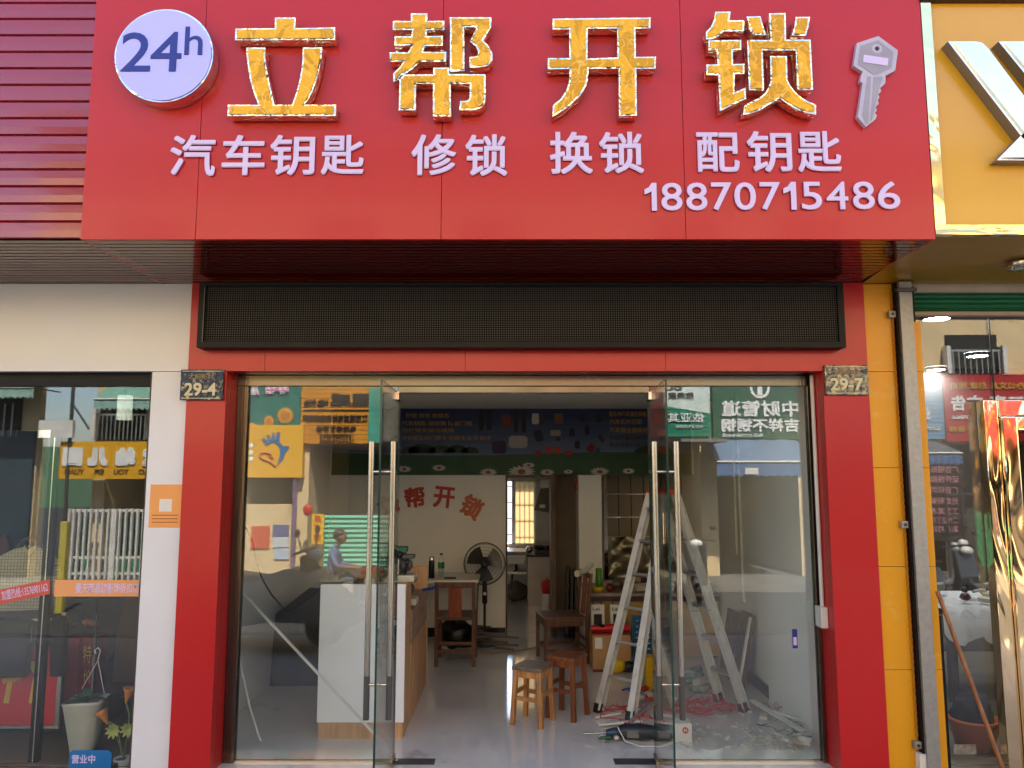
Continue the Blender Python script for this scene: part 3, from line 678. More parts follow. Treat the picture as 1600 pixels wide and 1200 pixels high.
for s, x0, y0, x1 in (('开锁 修锁 换锁芯', 634, 706-60, 702), ('汽车钥匙 遥控器 防盗门锁', 628, 658, 738), ('指纹锁安装与维修', 628, 669, 710)):
    text(tt, s, *R(x0, y0, x1, y0+7, BYY), BYY-.0125, -1, .002, .01)
text(tt, '专业配各种门禁卡 电梯卡 IC卡 ID卡', *R(628, 681, 767, 688, BYY), BYY-.0125, -1, .002, .01)
for s, y0, x1 in (('配各种汽车遥控钥匙', 643, 1010), ('汽车芯片匹配', 655, 1003), ('汽车锁全面维护', 668, 1012)):
    text(tt, s, *R(952, y0, x1, y0+8, BYY), BYY-.0125, -1, .002, .01)
tt.build('caption', mtx, bn)
tt = MB()
for s, y0 in (('升级改装各种汽车', 680), ('专业无损开启各种', 691)): text(tt, s, *R(952, y0, 1016, y0+8, BYY), BYY-.0125, -1, .002, .015)
tt.build('caption', mtd, bn)
icons = [(748,640,756,672,'#15100e',0),(760,640,768,672,'#15100e',0),(783,648,798,669,'#6d3026',0),(803,640,810,676,'#2d1512',0),(815,640,822,676,'#2d1512',0),(831,646,842,663,'#b9b4ae',0),(845,645,851,663,'#3c2017',0),(866,646,880,662,'#7a4a2c',0),
 (905,648,917,658,'#191b22',.6),(931,644,939,661,'#191b22',.15),(889,669,898,682,'#14131a',.05),(914,666,921,679,'#2b2a30',.02),(936,679,942,692,'#3b1a22',.5),(898,689,906,701,'#14131a',.05),(918,694,929,707,'#6a141a',-.6),(930,700,937,710,'#28324a',-.5),
 (769,689,791,709,'#3a1e40',0),(795,681,824,700,'#a9a4a0',0),(835,672,848,690,'#141c30',.3),(860,672,876,681,'#a08a6c',0),(868,683,875,689,'#2a1a1c',.3),(836,704,846,711,'#a02014',0),(852,698,861,709,'#b02a14',0),(866,698,876,709,'#a83010',0),(882,704,894,711,'#b02a14',0)]
for x0, y0, x1, y1, c, ro in icons:
    a = R(x0, y0, x1, y1, BYY); cx_, cz_ = (a[0]+a[1])/2, (a[2]+a[3])/2; ww, hh = (a[1]-a[0])/2, (a[3]-a[2])/2
    pl = [(ww*.7, -hh), (ww, -hh*.7), (ww, hh*.7), (ww*.7, hh), (-ww*.7, hh), (-ww, hh*.7), (-ww, -hh*.7), (-ww*.7, -hh)]
    pl = [(cx_+p*cos(ro)-q*sin(ro), cz_+p*sin(ro)+q*cos(ro)) for p, q in pl]
    MB().prism(pl, BYY-.0160, BYY-.0150).build('lock_picture', mat('ink_'+c[1:], c, .6), bn)
# red characters stuck on the back wall
wt = thing('wall_lettering', 'arched red characters 立帮开锁 stuck on the back wall', 'lettering', (P(680, 790, 4.05)[0], 4.045, 1.3))
m_rtx = mat('red_sticker', '#b02a1c', .5); m_rto = mat('orange_sticker', '#c05a30', .5)
for s, px, py, sz, ro, mm in (('立', 605, 789, 30, .45, m_rtx), ('帮', 648, 777, 31, .12, m_rtx), ('开', 694, 777, 32, -.1, m_rtx), ('锁', 737, 792, 33, -.55, m_rto)):
    c0, c1 = P(px, py, 4.045); h = sz*.5*.0077
    btext(MB(), s, c0-h, c0+h, c1-h, c1+h, 4.0485, -1, .006, .009, rot=ro).build('wall_character', mm, wt, 'red wall character '+s)

# counter
c0 = G(494, 1154); cx0 = c0[0]; cyf = c0[1]; cx1 = G(630, 1154)[0]; ztp = P(570, 913, cyf)[1]
cyb = 2.05
ct = thing('service_counter', 'counter with white end panel and wood laminate sides', 'counter', ((cx0+cx1)/2, cyf, 0))
zpl = P(560, 1129, cyf)[1]
BX(cx0, cx1, cyf, cyf+.018, zpl, ztp).build('end_panel', m_wlam, ct, bevel=.002)
BX(cx0+.012, cx1-.012, cyf+.002, cyf+.02, 0, zpl-.001).build('plinth', m_lam, ct)
BX(cx0, cx1+.006, cyf+.0185, cyf+.36, ztp-.02, ztp).build('counter_top', m_lam, ct, bevel=.002)
BX(cx0+.01, cx1-.006, cyf+.0205, cyf+.35, .0, ztp-.021).build('carcass', m_lam, ct)
BX(cx0, cx1+.01, cyf+.361, cyb, .80, .82).build('work_surface', m_lamd, ct, bevel=.002)
BX(cx0, cx1, cyf+.361, cyb, 0, .56).build('side_panel', m_lam, ct)
for i in range(3):
    y0 = cyf+.365+i*(cyb-cyf-.37)/3
    BX(cx0+.02, cx1+.004, y0+.004, y0+(cyb-cyf-.37)/3-.004, .57, .795).build('drawer', m_lamd, ct, bevel=.002)
BX(cx0+.02, cx1+.008, cyb+.002, cyb+.03, 0, 1.02).build('back_panel', m_lam, ct, bevel=.002)
# things on the counter
cl = MB(); nx, ny = 26, 12
zz = lambda x, y: .012+.05*(1-((x*2-1)**2))**.7*(1-((y*2-1)**2))**.5*(1+.6*noise.noise(Vector((x*9, y*5, 1))))
a0, a1 = P(500, 905, cyf+.12)[0], P(556, 905, cyf+.12)[0]
vs = [(a0+(a1-a0)*i/nx, cyf+.03+.22*j/ny, ztp+zz(i/nx, j/ny)) for j in range(ny+1) for i in range(nx+1)]
cl.add(vs, [(j*(nx+1)+i, j*(nx+1)+i+1, (j+1)*(nx+1)+i+1, (j+1)*(nx+1)+i) for j in range(ny) for i in range(nx)], 0, True)
tag(cl.build('crumpled_cloth', mat('beige_cloth', '#9d9678', .9, 0, .3, 20)), 'crumpled beige cloth lying on the white counter end', 'cloth')
def key_machine(x, y, z, s, label, col):
    o = thing('key_cutting_machine', label, 'key machine', (x, y, z))
    mm = mat('machine_'+col[1:], col, .4, .1, .15, 15)
    BX(x-.10*s, x+.10*s, y-.09*s, y+.09*s, z, z+.05*s).build('base', mm, o, bevel=.008*s)
    BX(x-.09*s, x-.02*s, y-.07*s, y+.07*s, z+.05*s, z+.17*s).build('housing', mm, o, bevel=.012*s)
    MB().lathe([(0, -.03*s), (.045*s, -.03*s), (.05*s, -.02*s), (.05*s, .02*s), (0, .02*s)], (x+.03*s, y-.03*s, z+.12*s), 16, M4=Matrix.Rotation(pi/2, 4, 'X')).build('cutting_wheel', m_dsteel, o)
    BX(x+.0*s, x+.09*s, y-.04*s, y+.06*s, z+.17*s, z+.20*s).build('guard', m_dsteel, o, bevel=.004)
    MB().tube([(x+.03*s, y-.09*s, z+.06*s), (x+.05*s, y-.13*s, z+.14*s)], .012*s, 8).build('lever', m_black, o)
    MB().ball((x+.05*s, y-.135*s, z+.155*s), .022*s, n=10).build('knob', m_black, o)
    MB().ball((x-.03*s, y+.02*s, z+.195*s), .03*s, n=10).build('top_knob', m_black, o)
key_machine(cx1-.05, cyf+.2, ztp, .95, 'cream key cutting machine on the raised counter end', '#b9b6a4')
key_machine(cx1-.09, cyf+.62, .82, 1.0, 'lower cream key machine on the counter work surface', '#c3c0a6')
bxx = thing('green_case', 'small green and grey case on top of the key machine', 'case', (cx1-.1, cyf+.3, ztp+.2))
BX(cx1-.2, cx1-.03, cyf+.24, cyf+.34, ztp+.2, ztp+.24).build('case_lid', mat('dark_green', '#1d5a44', .5), bxx, bevel=.005)
BX(cx1-.19, cx1-.04, cyf+.245, cyf+.335, ztp+.0, ztp+.199).build('case_body', mat('case_grey', '#55504a', .6), bxx, bevel=.005)
tag(MB().tube([(cx1-.02, 1.9, .835), (cx1+.06, 1.95, .84), (cx1+.1, 2.02, .85)], .012, 8).build('pliers_handle', mat('blue_grip', '#20388c', .5)), 'blue handled tool lying at the back of the counter', 'hand tool')

# stools and chairs
def stool(label, x, y, rz, w_, h_, m_, mt, grp, splay=.02):
    o = thing('wooden_stool', label, 'stool', (0, 0, 0), grp)
    BX(-w_/2, w_/2, -w_/2, w_/2, h_-.028, h_).build('seat', mt, o, bevel=.005)
    a = w_/2-.025
    for sx in (-1, 1):
        for sy in (-1, 1):
            MB().beam((sx*a, sy*a, h_-.029), (sx*(a+splay), sy*(a+splay), 0), .034, .034, (1, 0, 0)).build('leg', m_, o, bevel=.003)
        BX(-a+.018, a-.018, sx*a-.009, sx*a+.009, h_-.08, h_-.029).build('apron', m_, o)
        BX(sx*a-.009, sx*a+.009, -a+.018, a-.018, h_-.08, h_-.029).build('apron', m_, o)
        b_ = a+splay*.55
        BX(-b_+.018, b_-.018, sx*b_-.008, sx*b_+.008, h_*.42, h_*.42+.03).build('stretcher', m_, o)
        BX(sx*b_-.008, sx*b_+.008, -b_+.018, b_-.018, h_*.50, h_*.50+.03).build('stretcher', m_, o)
    o.location = (x, y, 0); o.rotation_euler = (0, 0, rz); return o
gx, gy = G(833, 1130); stool('front wooden stool with pale honey legs on the glossy floor', gx, gy+.02, radians(-26), .24, .42, m_oak, wood('worn_seat', '#7d6a5c', '#5a4638', .4), 'small square stools')
gx, gy = G(887, 1120); stool('taller dark brown stool just behind the pale stool', gx, gy+.02, radians(-32), .235, .46, m_stoolb, m_stoolb, 'small square stools')
def chair(label, x, y, rz, w_, sh, bh, m_):
    o = thing('wooden_chair', label, 'chair', (0, 0, 0)); a = w_/2-.02
    BX(-w_/2, w_/2, -w_/2, w_/2, sh-.03, sh).build('seat', m_, o, bevel=.005)
    for sx in (-1, 1):
        MB().beam((sx*a, -a, sh-.031), (sx*a, -a, 0), .035, .035, (1, 0, 0)).build('leg', m_, o, bevel=.003)
        MB().beam((sx*a, w_/2+.018, 0), (sx*a, w_/2+.018, sh), .034, .034, (1, 0, 0)).beam((sx*a, w_/2+.018, sh), (sx*a, w_/2+.06, bh), .034, .03, (1, 0, 0)).build('rear_leg', m_, o)
        BX(sx*a-.009, sx*a+.009, -a+.02, a, .12, .15).build('stretcher', m_, o)
        BX(sx*a-.009, sx*a+.009, -a+.02, a, sh-.09, sh-.032).build('apron', m_, o)
    BX(-a+.018, a-.018, -a-.009, -a+.009, sh-.09, sh-.032).build('apron', m_, o)
    BX(-a+.018, a-.018, w_/2+.008, w_/2+.026, .12, .15).build('stretcher', m_, o)
    BX(-a+.018, a-.018, w_/2+.008, w_/2+.026, .20, .23).build('stretcher', m_, o)
    BX(-a-.015, a+.015, w_/2+.045, w_/2+.07, bh-.05, bh).build('top_rail', m_, o, bevel=.004)
    MB().beam((0, w_/2+.022, sh+.001), (0, w_/2+.055, bh-.051), .13, .014, (1, 0, 0)).build('back_splat', wood('splat_wood', '#93481c', '#6e3010', .4), o)
    o.location = (x, y, 0); o.rotation_euler = (0, 0, rz); return o
gx, gy = G(711, 1040); chair('reddish brown chair seen from behind at the folding table', gx, gy+.18, pi, .40, .46, .80, m_brown)
gx, gy = G(880, 1035); chair('dark brown chair turned sideways beside the workbench', gx-.02, gy+.1, radians(-80), .42, .45, .86, m_brown)

# folding table with bottle
tb = thing('folding_table', 'white topped table against the back wall beside the fan', 'table', (-.85, 3.3, 0))
tx0, tx1 = P(640, 917, 3.1)[0], P(748, 917, 3.1)[0]
BX(tx0, tx1, 3.05, 3.7, .725, .765).build('table_top', m_wp, tb, bevel=.015)
for x in (tx0+.06, tx1-.06):
    MB().tube([(x, 3.12, .724), (x, 3.62, .0)], .011, 8).build('leg', m_steel, tb)
    MB().tube([(x+.03, 3.62, .724), (x+.03, 3.12, .0)], .011, 8).build('leg', m_steel, tb)
bt = thing('water_bottle', 'clear plastic water bottle with green label on the white table', 'bottle', (P(689, 912, 3.2)[0], 3.2, .765))
bxp = bt.location.x
MB().lathe([(0, 0), (.03, 0), (.033, .01), (.033, .15), (.028, .19), (.014, .225), (.014, .24)], (bxp, 3.2, .765), 16).build('bottle_body', glassmat('pet_plastic', 1.4, (.82, .9, .86), 1.5), bt)
MB().lathe([(.034, .10), (.034, .16)], (bxp, 3.2, .765), 16).build('bottle_label', mat('label_green', '#1f7050', .5), bt)
MB().lathe([(.016, .235), (.016, .255), (0, .255)], (bxp, 3.2, .765), 12).build('bottle_cap', mat('dark_green', '#1d5a44'), bt)
th = thing('steel_thermos', 'brushed steel cup with dark lid left of the water bottle', 'thermos', (bxp-.1, 3.2, .765))
MB().lathe([(0, 0), (.03, 0), (.03, .17), (.026, .18), (0, .18)], (bxp-.1, 3.2, .765), 16).build('cup_body', m_black, th)
MB().lathe([(.027, .181), (.027, .21), (.02, .22), (0, .22)], (bxp-.1, 3.2, .765), 16).build('cup_lid', m_pol, th)
tag(BX(bxp+.04, bxp+.16, 3.12, 3.19, .766, .78).build('dark_notebook', m_black, bevel=.002), 'flat dark phone lying on the white table', 'phone')
bgx, bgy = P(712, 1000, 3.4)[0], 3.42
tag(MB().ball((bgx, bgy, .16), .2, .17, .16, 16, amp=.35, seed=3).build('black_bag', mat('bin_bag', '#0d0d0e', .3, 0, .3, 15, bump=.6, bs=25), off=(bgx, bgy, 0)), 'black plastic bag bulging under the white table', 'bag')

# pedestal fan
fx, fy = P(757, 1010, 3.66)[0], 3.66; fz = P(757, 880, 3.62)[1]
fn = thing('pedestal_fan', 'black pedestal fan standing before the back wall', 'fan', (fx, fy, 0))
MB().lathe([(0, 0), (.17, 0), (.175, .012), (.15, .03), (.03, .05), (0, .05)], (fx, fy, 0), 28).build('base', m_black, fn)
MB().tube([(fx, fy, .05), (fx, fy, fz-.42)], .014, 10).build('pole', m_black, fn)
MB().lathe([(.02, 0), (.03, .01), (.028, .12), (.024, .25), (.024, .33)], (fx, fy, fz-.44), 14).build('neck', m_black, fn)
MB().ball((fx, fy-.03, fz-.33), .02, n=10).build('dial', m_wp, fn)
MB().lathe([(0, -.10), (.05, -.10), (.06, -.06), (.05, 0), (0, 0)], (fx, fy+.02, fz), 16, M4=Matrix.Rotation(pi/2, 4, 'X')).build('motor', m_black, fn)
cg = MB(); FR = .225
for k, (rr_, yy) in enumerate(((.04, -.155), (.08, -.155), (.115, -.152), (.15, -.145), (.185, -.13), (.212, -.11), (FR, -.08), (.212, -.045))):
    cg.tube([(fx+rr_*cos(2*pi*j/40), fy+yy, fz+rr_*sin(2*pi*j/40)) for j in range(41)], .0016 if rr_ != FR else .006, 5, cap=False)
for k in range(48):
    a = 2*pi*k/48; cg.tube([(fx+r0*cos(a+tw), fy+yy, fz+r0*sin(a+tw)) for r0, yy, tw in ((.03, -.157, 0), (.12, -.152, .05), (.18, -.133, .1), (FR, -.08, .14))], .0011, 4, cap=False)
cg.build('cage', m_black, fn)
MB().lathe([(0, 0), (.04, 0), (.04, .012), (0, .012)], (fx, fy-.155, fz), 16, M4=Matrix.Rotation(pi/2, 4, 'X')).build('badge', m_black, fn)
for k in range(3):
    a = 2*pi*k/3+.4; mb = MB(); vs = []
    for i in range(7):
        t_ = i/6; r0 = .035+.16*t_
        for j in range(5):
            u = (j/4-.5)*(1.5-.2*t_); vs.append((fx+r0*cos(a+u), fy-.09+.035*(j/4-.5), fz+r0*sin(a+u)))
    mb.add(vs, [(i*5+j, i*5+j+1, (i+1)*5+j+1, (i+1)*5+j) for i in range(6) for j in range(4)], 0, True)
    mb.build('blade', mat('fan_blade', '#2a2a2c', .3), fn)
# cable on the floor from the fan to the doorway
cpts = [G(757, 1012), G(740, 1006), G(725, 1000)]
rc = random.Random(2)
fc = [(*G(690, 1016), .01), (*G(770, 1022), .01), (*G(800, 1019), .01), (*G(850, 1011), .01), (*G(905, 1004), .01)]
tag(MB().tube(fc, .007, 6).build('floor_cable', mat('tan_cable', '#8d7758', .6)), 'tan cable running across the floor past the fan', 'cable')
sm_ = MB()
for i in range(9):
    x, y = G(rc.uniform(735, 790), rc.uniform(1000, 1016)); l = rc.uniform(.1, .25); a = rc.uniform(-.5, .5)
    sm_.box(-l, l, -.012, .012, 0, .02, M4=Matrix.Translation((x, y, .002+.02*i))@Matrix.Rotation(a, 4, 'Z'))
stuff(tag(sm_.build('strip_offcuts', mat('offcuts', '#6a6258', .6)), 'dark offcut strips scattered at the foot of the fan', 'offcuts'))

# doorway frame and the kitchen things
df = thing('kitchen_door_frame', 'worn brown wooden door frame leading to the kitchen', 'door frame', ((x_op0+x_op1)/2, 4.1, 0))
m_fr = wood('frame_wood', '#6d543c', '#3c2a1c', .6)
xf0, xf1 = P(861, 870, 4.0)[0], P(868, 870, 4.0)[0]
BX(xf0, xf1, 3.98, 4.4, 0, ZB-.003).build('jamb', m_fr, df)
BX(x_op0+.001, x_op0+.02, 4.03, 4.22, 0, ZB-.003).build('jamb', m_fr, df)
BX(x_op0+.021, xf0-.001, 4.03, 4.1, ZB-.03, ZB-.003).build('head', m_fr, df)
kc = thing('kitchen_cabinet', 'pale tiled kitchen base cabinet below a dark hob', 'cabinet', (.4, 6.2, 0))
ka, kb = P(825, 900, 6.1)[0], P(862, 900, 6.1)[0]+.35; kz = P(845, 867, 6.1)[1]
BX(ka, kb, 6.1, 6.84, 0, kz-.03).build('cabinet_body', mat('pale_tile', '#c7bdb0', .3, coat=.3), kc)
BX(ka-.01, kb, 6.08, 6.84, kz-.029, kz).build('worktop', m_dbrown, kc)
hb = thing('gas_hob', 'black hob and pans on the kitchen worktop', 'hob', (ka+.3, 6.4, kz))
BX(ka+.1, kb-.05, 6.15, 6.6, kz, kz+.06).build('hob_body', m_black, hb, bevel=.01)
for i in range(3): MB().lathe([(0, 0), (.07, 0), (.09, .05), (.085, .05), (.06, .012)], (ka+.17+i*.17, 6.3, kz+.061), 14).build('pan', m_black, hb)
tag(MB().ball((ka+.02, 6.3, kz+.055), .055, n=10).build('chrome_kettle', m_pol), 'small shiny kettle at the left end of the worktop', 'kettle')
sk = thing('kitchen_sink', 'cream ceramic sink with drain pipe under the kitchen window', 'sink', (ka-.3, 6.4, 0))
sa, sb_, sz0, sz1 = R(791, 868, 822, 881, 6.15)
MB().prism([(sa, sz1), (sb_, sz1), (sb_-.01, sz1-.05), (sb_-.05, sz0), (sa+.02, sz0), (sa, sz0+.03)], 6.1, 6.55).build('basin', m_wp, sk, bevel=.01)
BX(sa-.1, ka-.02, 6.2, 6.84, sz1+.02, sz1+.05).build('shelf', m_wp, sk)
MB().tube([((sa+sb_)/2, 6.3, sz0), ((sa+sb_)/2, 6.3, sz0-.1), ((sa+sb_)/2-.05, 6.3, sz0-.15), ((sa+sb_)/2-.08, 6.35, .2)], .02, 8).build('drain_pipe', m_black, sk)
BX(sa-.1, ka-.02, 6.25, 6.7, .42, .45).build('lower_shelf', m_wp, sk)
tag(MB().ball(((sa+sb_)/2, 6.5, .14), .17, .12, .14, 12, amp=.3, seed=5).build('grey_sack', mat('sack_grey', '#4a443c', .8)), 'grey sack on the floor below the kitchen sink', 'sack')
rb = thing('red_container', 'red topped container with white jug beside the kitchen cabinet', 'container', (P(854, 940, 5.4)[0], 5.4, 0))
u0, u1, u2, u3 = R(846, 925, 862, 948, 5.4); ux = (u0+u1)/2
MB().lathe([(0, 0), (.06, 0), (.06, .28), (0, .28)], (ux, 5.4, .0), 14).build('jug', m_wp, rb)
MB().lathe([(0, .28), (.065, .281), (.075, .38), (.075, .42), (.05, .46), (0, .48)], (ux, 5.4, .0), 14).build('red_lid', m_tarred, rb)
hg = R(832, 762, 864, 802, 4.9)
mb = MB().prism([(hg[0]+.02, hg[2]+.04), (hg[1], hg[2]), (hg[1], hg[3]), (hg[0]+.1, hg[3]-.01)], 4.88, 4.91)
hgo = mb.build('hanging_bag', mat('folder_grey', '#4b4742', .5)); tag(hgo, 'grey folder hanging in the kitchen doorway', 'folder')
BX(hg[0]+.09, hg[0]+.16, 4.876, 4.879, hg[2]+.07, hg[2]+.11).build('folder_label', m_wp, hgo)
hg2 = R(845, 748, 862, 762, 4.9); tag(BX(hg2[0], hg2[1], 4.86, 4.92, hg2[2]+.005, hg2[3]).build('wall_meter', m_wp, bevel=.006), 'white wall box above the hanging grey folder', 'meter box')
# dark boards leaning by the passage wall
for i, (px0, px1) in enumerate(((884, 889), (888, 893), (892, 897))):
    x = P(px0, 960, 4.2)[0]
    bo = MB().beam((x+.02*i-.02, 3.95-.02*i, .0), (x+.02*i+.03, 4.35, P(px0, 892+i*4, 4.3)[1]), .03, .30, (1, 0, 0)).build('leaning_board', mat('board_dark', '#3b3734', .5))
    tag(bo, ('leftmost', 'middle', 'rightmost')[i]+' of three dark boards leaning at the passage wall', 'board', 'dark boards at the passage')
rbx, rbz = P(808, 748, 3.9); rbx = P(900, 755, 3.9)[0]
rib = MB().tube([(rbx, 3.885, P(900, 744, 3.9)[1]), (rbx+.01, 3.88, P(900, 752, 3.9)[1]), (rbx-.02, 3.88, P(900, 760, 3.9)[1]), (rbx+.02, 3.88, P(900, 766, 3.9)[1]), (rbx, 3.88, P(900, 752, 3.9)[1]), (rbx-.01, 3.88, P(900, 770, 3.9)[1])], .006, 5)
tag(rib.build('red_ribbon', m_tarred), 'red knotted ribbon hanging beside the column', 'ribbon')

# barred alcove window
aw = thing('alcove_window', 'steel barred window with crumpled foil below, behind the workbench', 'window', (1.4, 4.7, .9))
ax0, ax1 = P(943, 800, 4.7)[0], 2.08; az0, az1 = P(980, 905, 4.7)[1], ZB+.06
MB().box(ax0, ax0+.045, 4.66, 4.745, az0, az1).box(ax1-.045, ax1, 4.66, 4.745, az0, az1).box(ax0+.046, ax1-.046, 4.66, 4.745, az1-.04, az1).build('window_frame', m_pol, aw)
BX(ax0+.046, ax1-.046, 4.72, 4.73, P(980, 838, 4.7)[1], az1-.041).build('pane', mat('papered_pane', '#9a8c70', .5, 0, .15, 2, coat=.5), aw)
for i in range(7):
    x = ax0+.046+.157*(i+.9); BX(x-.005, x+.005, 4.685, 4.695, P(980, 838, 4.7)[1], az1-.041).build('bar', m_dbrown, aw)
for y_ in (772, 808): z = P(980, y_, 4.7)[1]; BX(ax0+.046, ax1-.046, 4.67, 4.684, z-.009, z+.009).build('crossbar', m_pol, aw)
fo = MB(); nx, ny = 26, 12; fz0, fz1 = az0, P(980, 838, 4.7)[1]
vs = [(ax0+.05+(ax1-ax0-.1)*i/nx, 4.70+.05*noise.noise(Vector((i*.33, j*.5, 2))), fz0+(fz1-fz0-.004)*j/ny) for j in range(ny+1) for i in range(nx+1)]
fo.add(vs, [(j*(nx+1)+i, j*(nx+1)+i+1, (j+1)*(nx+1)+i+1, (j+1)*(nx+1)+i) for j in range(ny) for i in range(nx)], 0, True)
fo.build('foil_sheet', mat('foil', '#8d8672', .3, .6, .2, 5, bump=.5, bs=9), aw)

# workbench
wb = thing('workbench', 'cluttered workbench with yellow board front behind the ladder', 'workbench', (1.4, 3.2, 0))
wx_0 = P(918, 928, 3.0)[0]; zw = P(960, 926, 3.0)[1]; wx_1 = 2.10
BX(wx_0, wx_1, 2.95, 3.7, zw-.03, zw).build('bench_top', m_lamd, wb, bevel=.003)
BX(wx_0+.03, wx_1, 3.0, 3.018, .02, zw-.08).build('front_board', mat('ochre_board', '#a98748', .6, 0, .12, 2), wb)
BX(wx_0+.01, wx_1, 2.97, 3.01, zw-.079, zw-.031).build('bench_rail', m_dbrown, wb)
for x in (wx_0+.03, wx_1-.05): BX(x-.02, x+.02, 3.02, 3.06, 0, zw-.08).build('leg', m_dbrown, wb)
def onb(px, Y=3.1): return P(px, 922, Y)[0]
gt = thing('green_bottle', 'green cylindrical bottle standing in the yellow tape roll', 'bottle', (onb(936), 3.1, zw))
MB().lathe([(0, 0), (.035, 0), (.036, .16), (.033, .165), (.033, .23), (0, .235)], (onb(936), 3.1, zw), 18).build('bottle_body', mat('leaf_green', '#4f8c1c', .35), gt)
tp = MB().lathe([(.05, 0), (.062, 0), (.062, .05), (.05, .05), (.04, .05), (.04, 0), (.05, 0)], (onb(934), 3.09, zw+.0), 22).build('tape_roll', mat('tape_yellow', '#b8a01c', .35)); tag(tp, 'yellow tape roll on the left end of the workbench', 'tape roll')
tag(MB().ball((onb(953), 3.08, zw+.04), .045, n=12).build('red_tool_reel', mat('maroon', '#6a1a20', .35)), 'dark red round reel on the workbench', 'reel')
pvc = thing('pvc_pipe', 'white pvc elbow pipe lying over the chair back', 'pipe', (P(912, 915, 2.7)[0], 2.7, .86))
pa = [P(903, 921, 2.62), P(915, 917, 2.75), P(926, 908, 2.9)]
MB().tube([(pa[0][0], 2.62, .885), (pa[1][0], 2.75, .895), (pa[2][0], 2.95, .93)], .026, 14).build('pipe_body', m_wp, pvc)
MB().tube([(pa[0][0]-.012, 2.60, .883), (pa[0][0]+.02, 2.64, .886)], .032, 14).build('pipe_collar', mat('pipe_collar', '#c8bfa0', .4), pvc)
for i, px in enumerate((932, 962)):
    x = P(px, 960, 2.98)[0]; zt_ = P(px, 937, 2.98)[1]; zb_ = P(px, 980, 2.98)[1]
    o = thing('tool_case', ('left black tool case with white card in front of the bench', 'right black tool case partly behind the ladder rail')[i], 'tool case', (x, 2.9, zb_))
    BX(x-.068, x+.068, 2.86, 2.96, zb_, zt_-.03).build('case_body', m_wp, o, bevel=.008)
    BX(x-.04, x+.04, 2.85, 2.859, zb_+.0, zt_-.12).build('case_window', m_black, o)
    MB().tube([(x-.04, 2.9, zt_-.03), (x-.04, 2.9, zt_+.01), (x+.04, 2.9, zt_+.01), (x+.04, 2.9, zt_-.03)], .007, 6).build('case_handle', m_black, o)
    text(MB(), 'Lai', x-.05, x+.02, zt_-.085, zt_-.055, 2.859, -1, .002, .01).build('lettering', m_black, o)
bxs = R(925, 993, 984, 1050, 2.55); y0 = G(955, 1050)[1]
cb = thing('cardboard_box', 'brown cardboard box with white label before the workbench', 'box', ((bxs[0]+bxs[1])/2, y0, 0))
ztc = P(955, 993, y0)[1]
BX(bxs[0], bxs[1], y0, y0+.36, 0, ztc).build('carton', m_card, cb, bevel=.004)
BX(bxs[0]+.02, bxs[0]+.09, y0-.002, y0-.0005, ztc-.12, ztc-.02).build('carton_label', m_wp, cb)
BX(bxs[0]-.003, bxs[1]+.003, y0-.003, y0+.02, 0, .025).build('tape_strip', mat('maroon', '#6a1a20'), cb)
rt = thing('red_power_tool', 'red power tool lying on the cardboard box', 'power tool', (bxs[0]+.1, y0+.1, ztc))
MB().tube([(bxs[0]+.0, y0+.12, ztc+.04), (bxs[0]+.22, y0+.1, ztc+.05), (bxs[0]+.36, y0+.14, ztc+.045)], [.03, .042, .03], 12).build('tool_body', m_tarred, rt)
MB().tube([(bxs[0]+.12, y0+.1, ztc+.06), (bxs[0]+.06, y0+.05, ztc+.10)], .018, 10).build('tool_grip', m_black, rt)
tag(BX(bxs[0]+.0, bxs[1]-.02, y0+.02, y0+.3, ztc+.001, ztc+.012).build('red_leaflet', mat('leaflet', '#8a1f22', .5)), 'dark red flat carton under the red power tool', 'carton')
# clutter heaps on the bench
def heap(x0, x1, y0, y1, z, n, cols, smin, smax, seed, name, label, cat):
    r0 = random.Random(seed); mb = MB()
    for i in range(n):
        x, y = r0.uniform(x0, x1), r0.uniform(y0, y1); s_ = r0.uniform(smin, smax); t_ = r0.random(); mi = r0.randrange(len(cols)); zz_ = z+r0.uniform(0, smax*.9)
        R4 = Matrix.Translation((x, y, zz_+s_*.5))@Matrix.Rotation(r0.uniform(0, 6), 4, 'Z')@Matrix.Rotation(r0.uniform(-.5, .5), 4, 'X')
        if t_ < .45: mb.box(-s_, s_, -s_*.5, s_*.5, -s_*.3, s_*.3, mi, R4)
        elif t_ < .75: mb.ball((x, y, zz_+s_*.4), s_*.7, s_*.6, s_*.5, 10, mi, .3, i)
        else: mb.tube([R4@Vector((-s_*1.5, 0, 0)), R4@Vector((0, s_*.3, s_*.2)), R4@Vector((s_*1.5, 0, 0))], s_*.22, 7, mi)
    ms = [mat('heap_'+c[1:], c, .5, 0, .2, 20) for c in cols]
    return stuff(tag(mb.build(name, ms), label, cat))
heap(P(962, 920, 3.1)[0], 2.0, 3.0, 3.45, zw, 46, ('#2a2320', '#8c7c60', '#9c2420', '#c0b9a8', '#8a7a20', '#1c2430', '#b5a89a', '#5a4a3c'), .03, .085, 4, 'bench_clutter', 'heap of tools, parts and bags on the workbench', 'clutter')
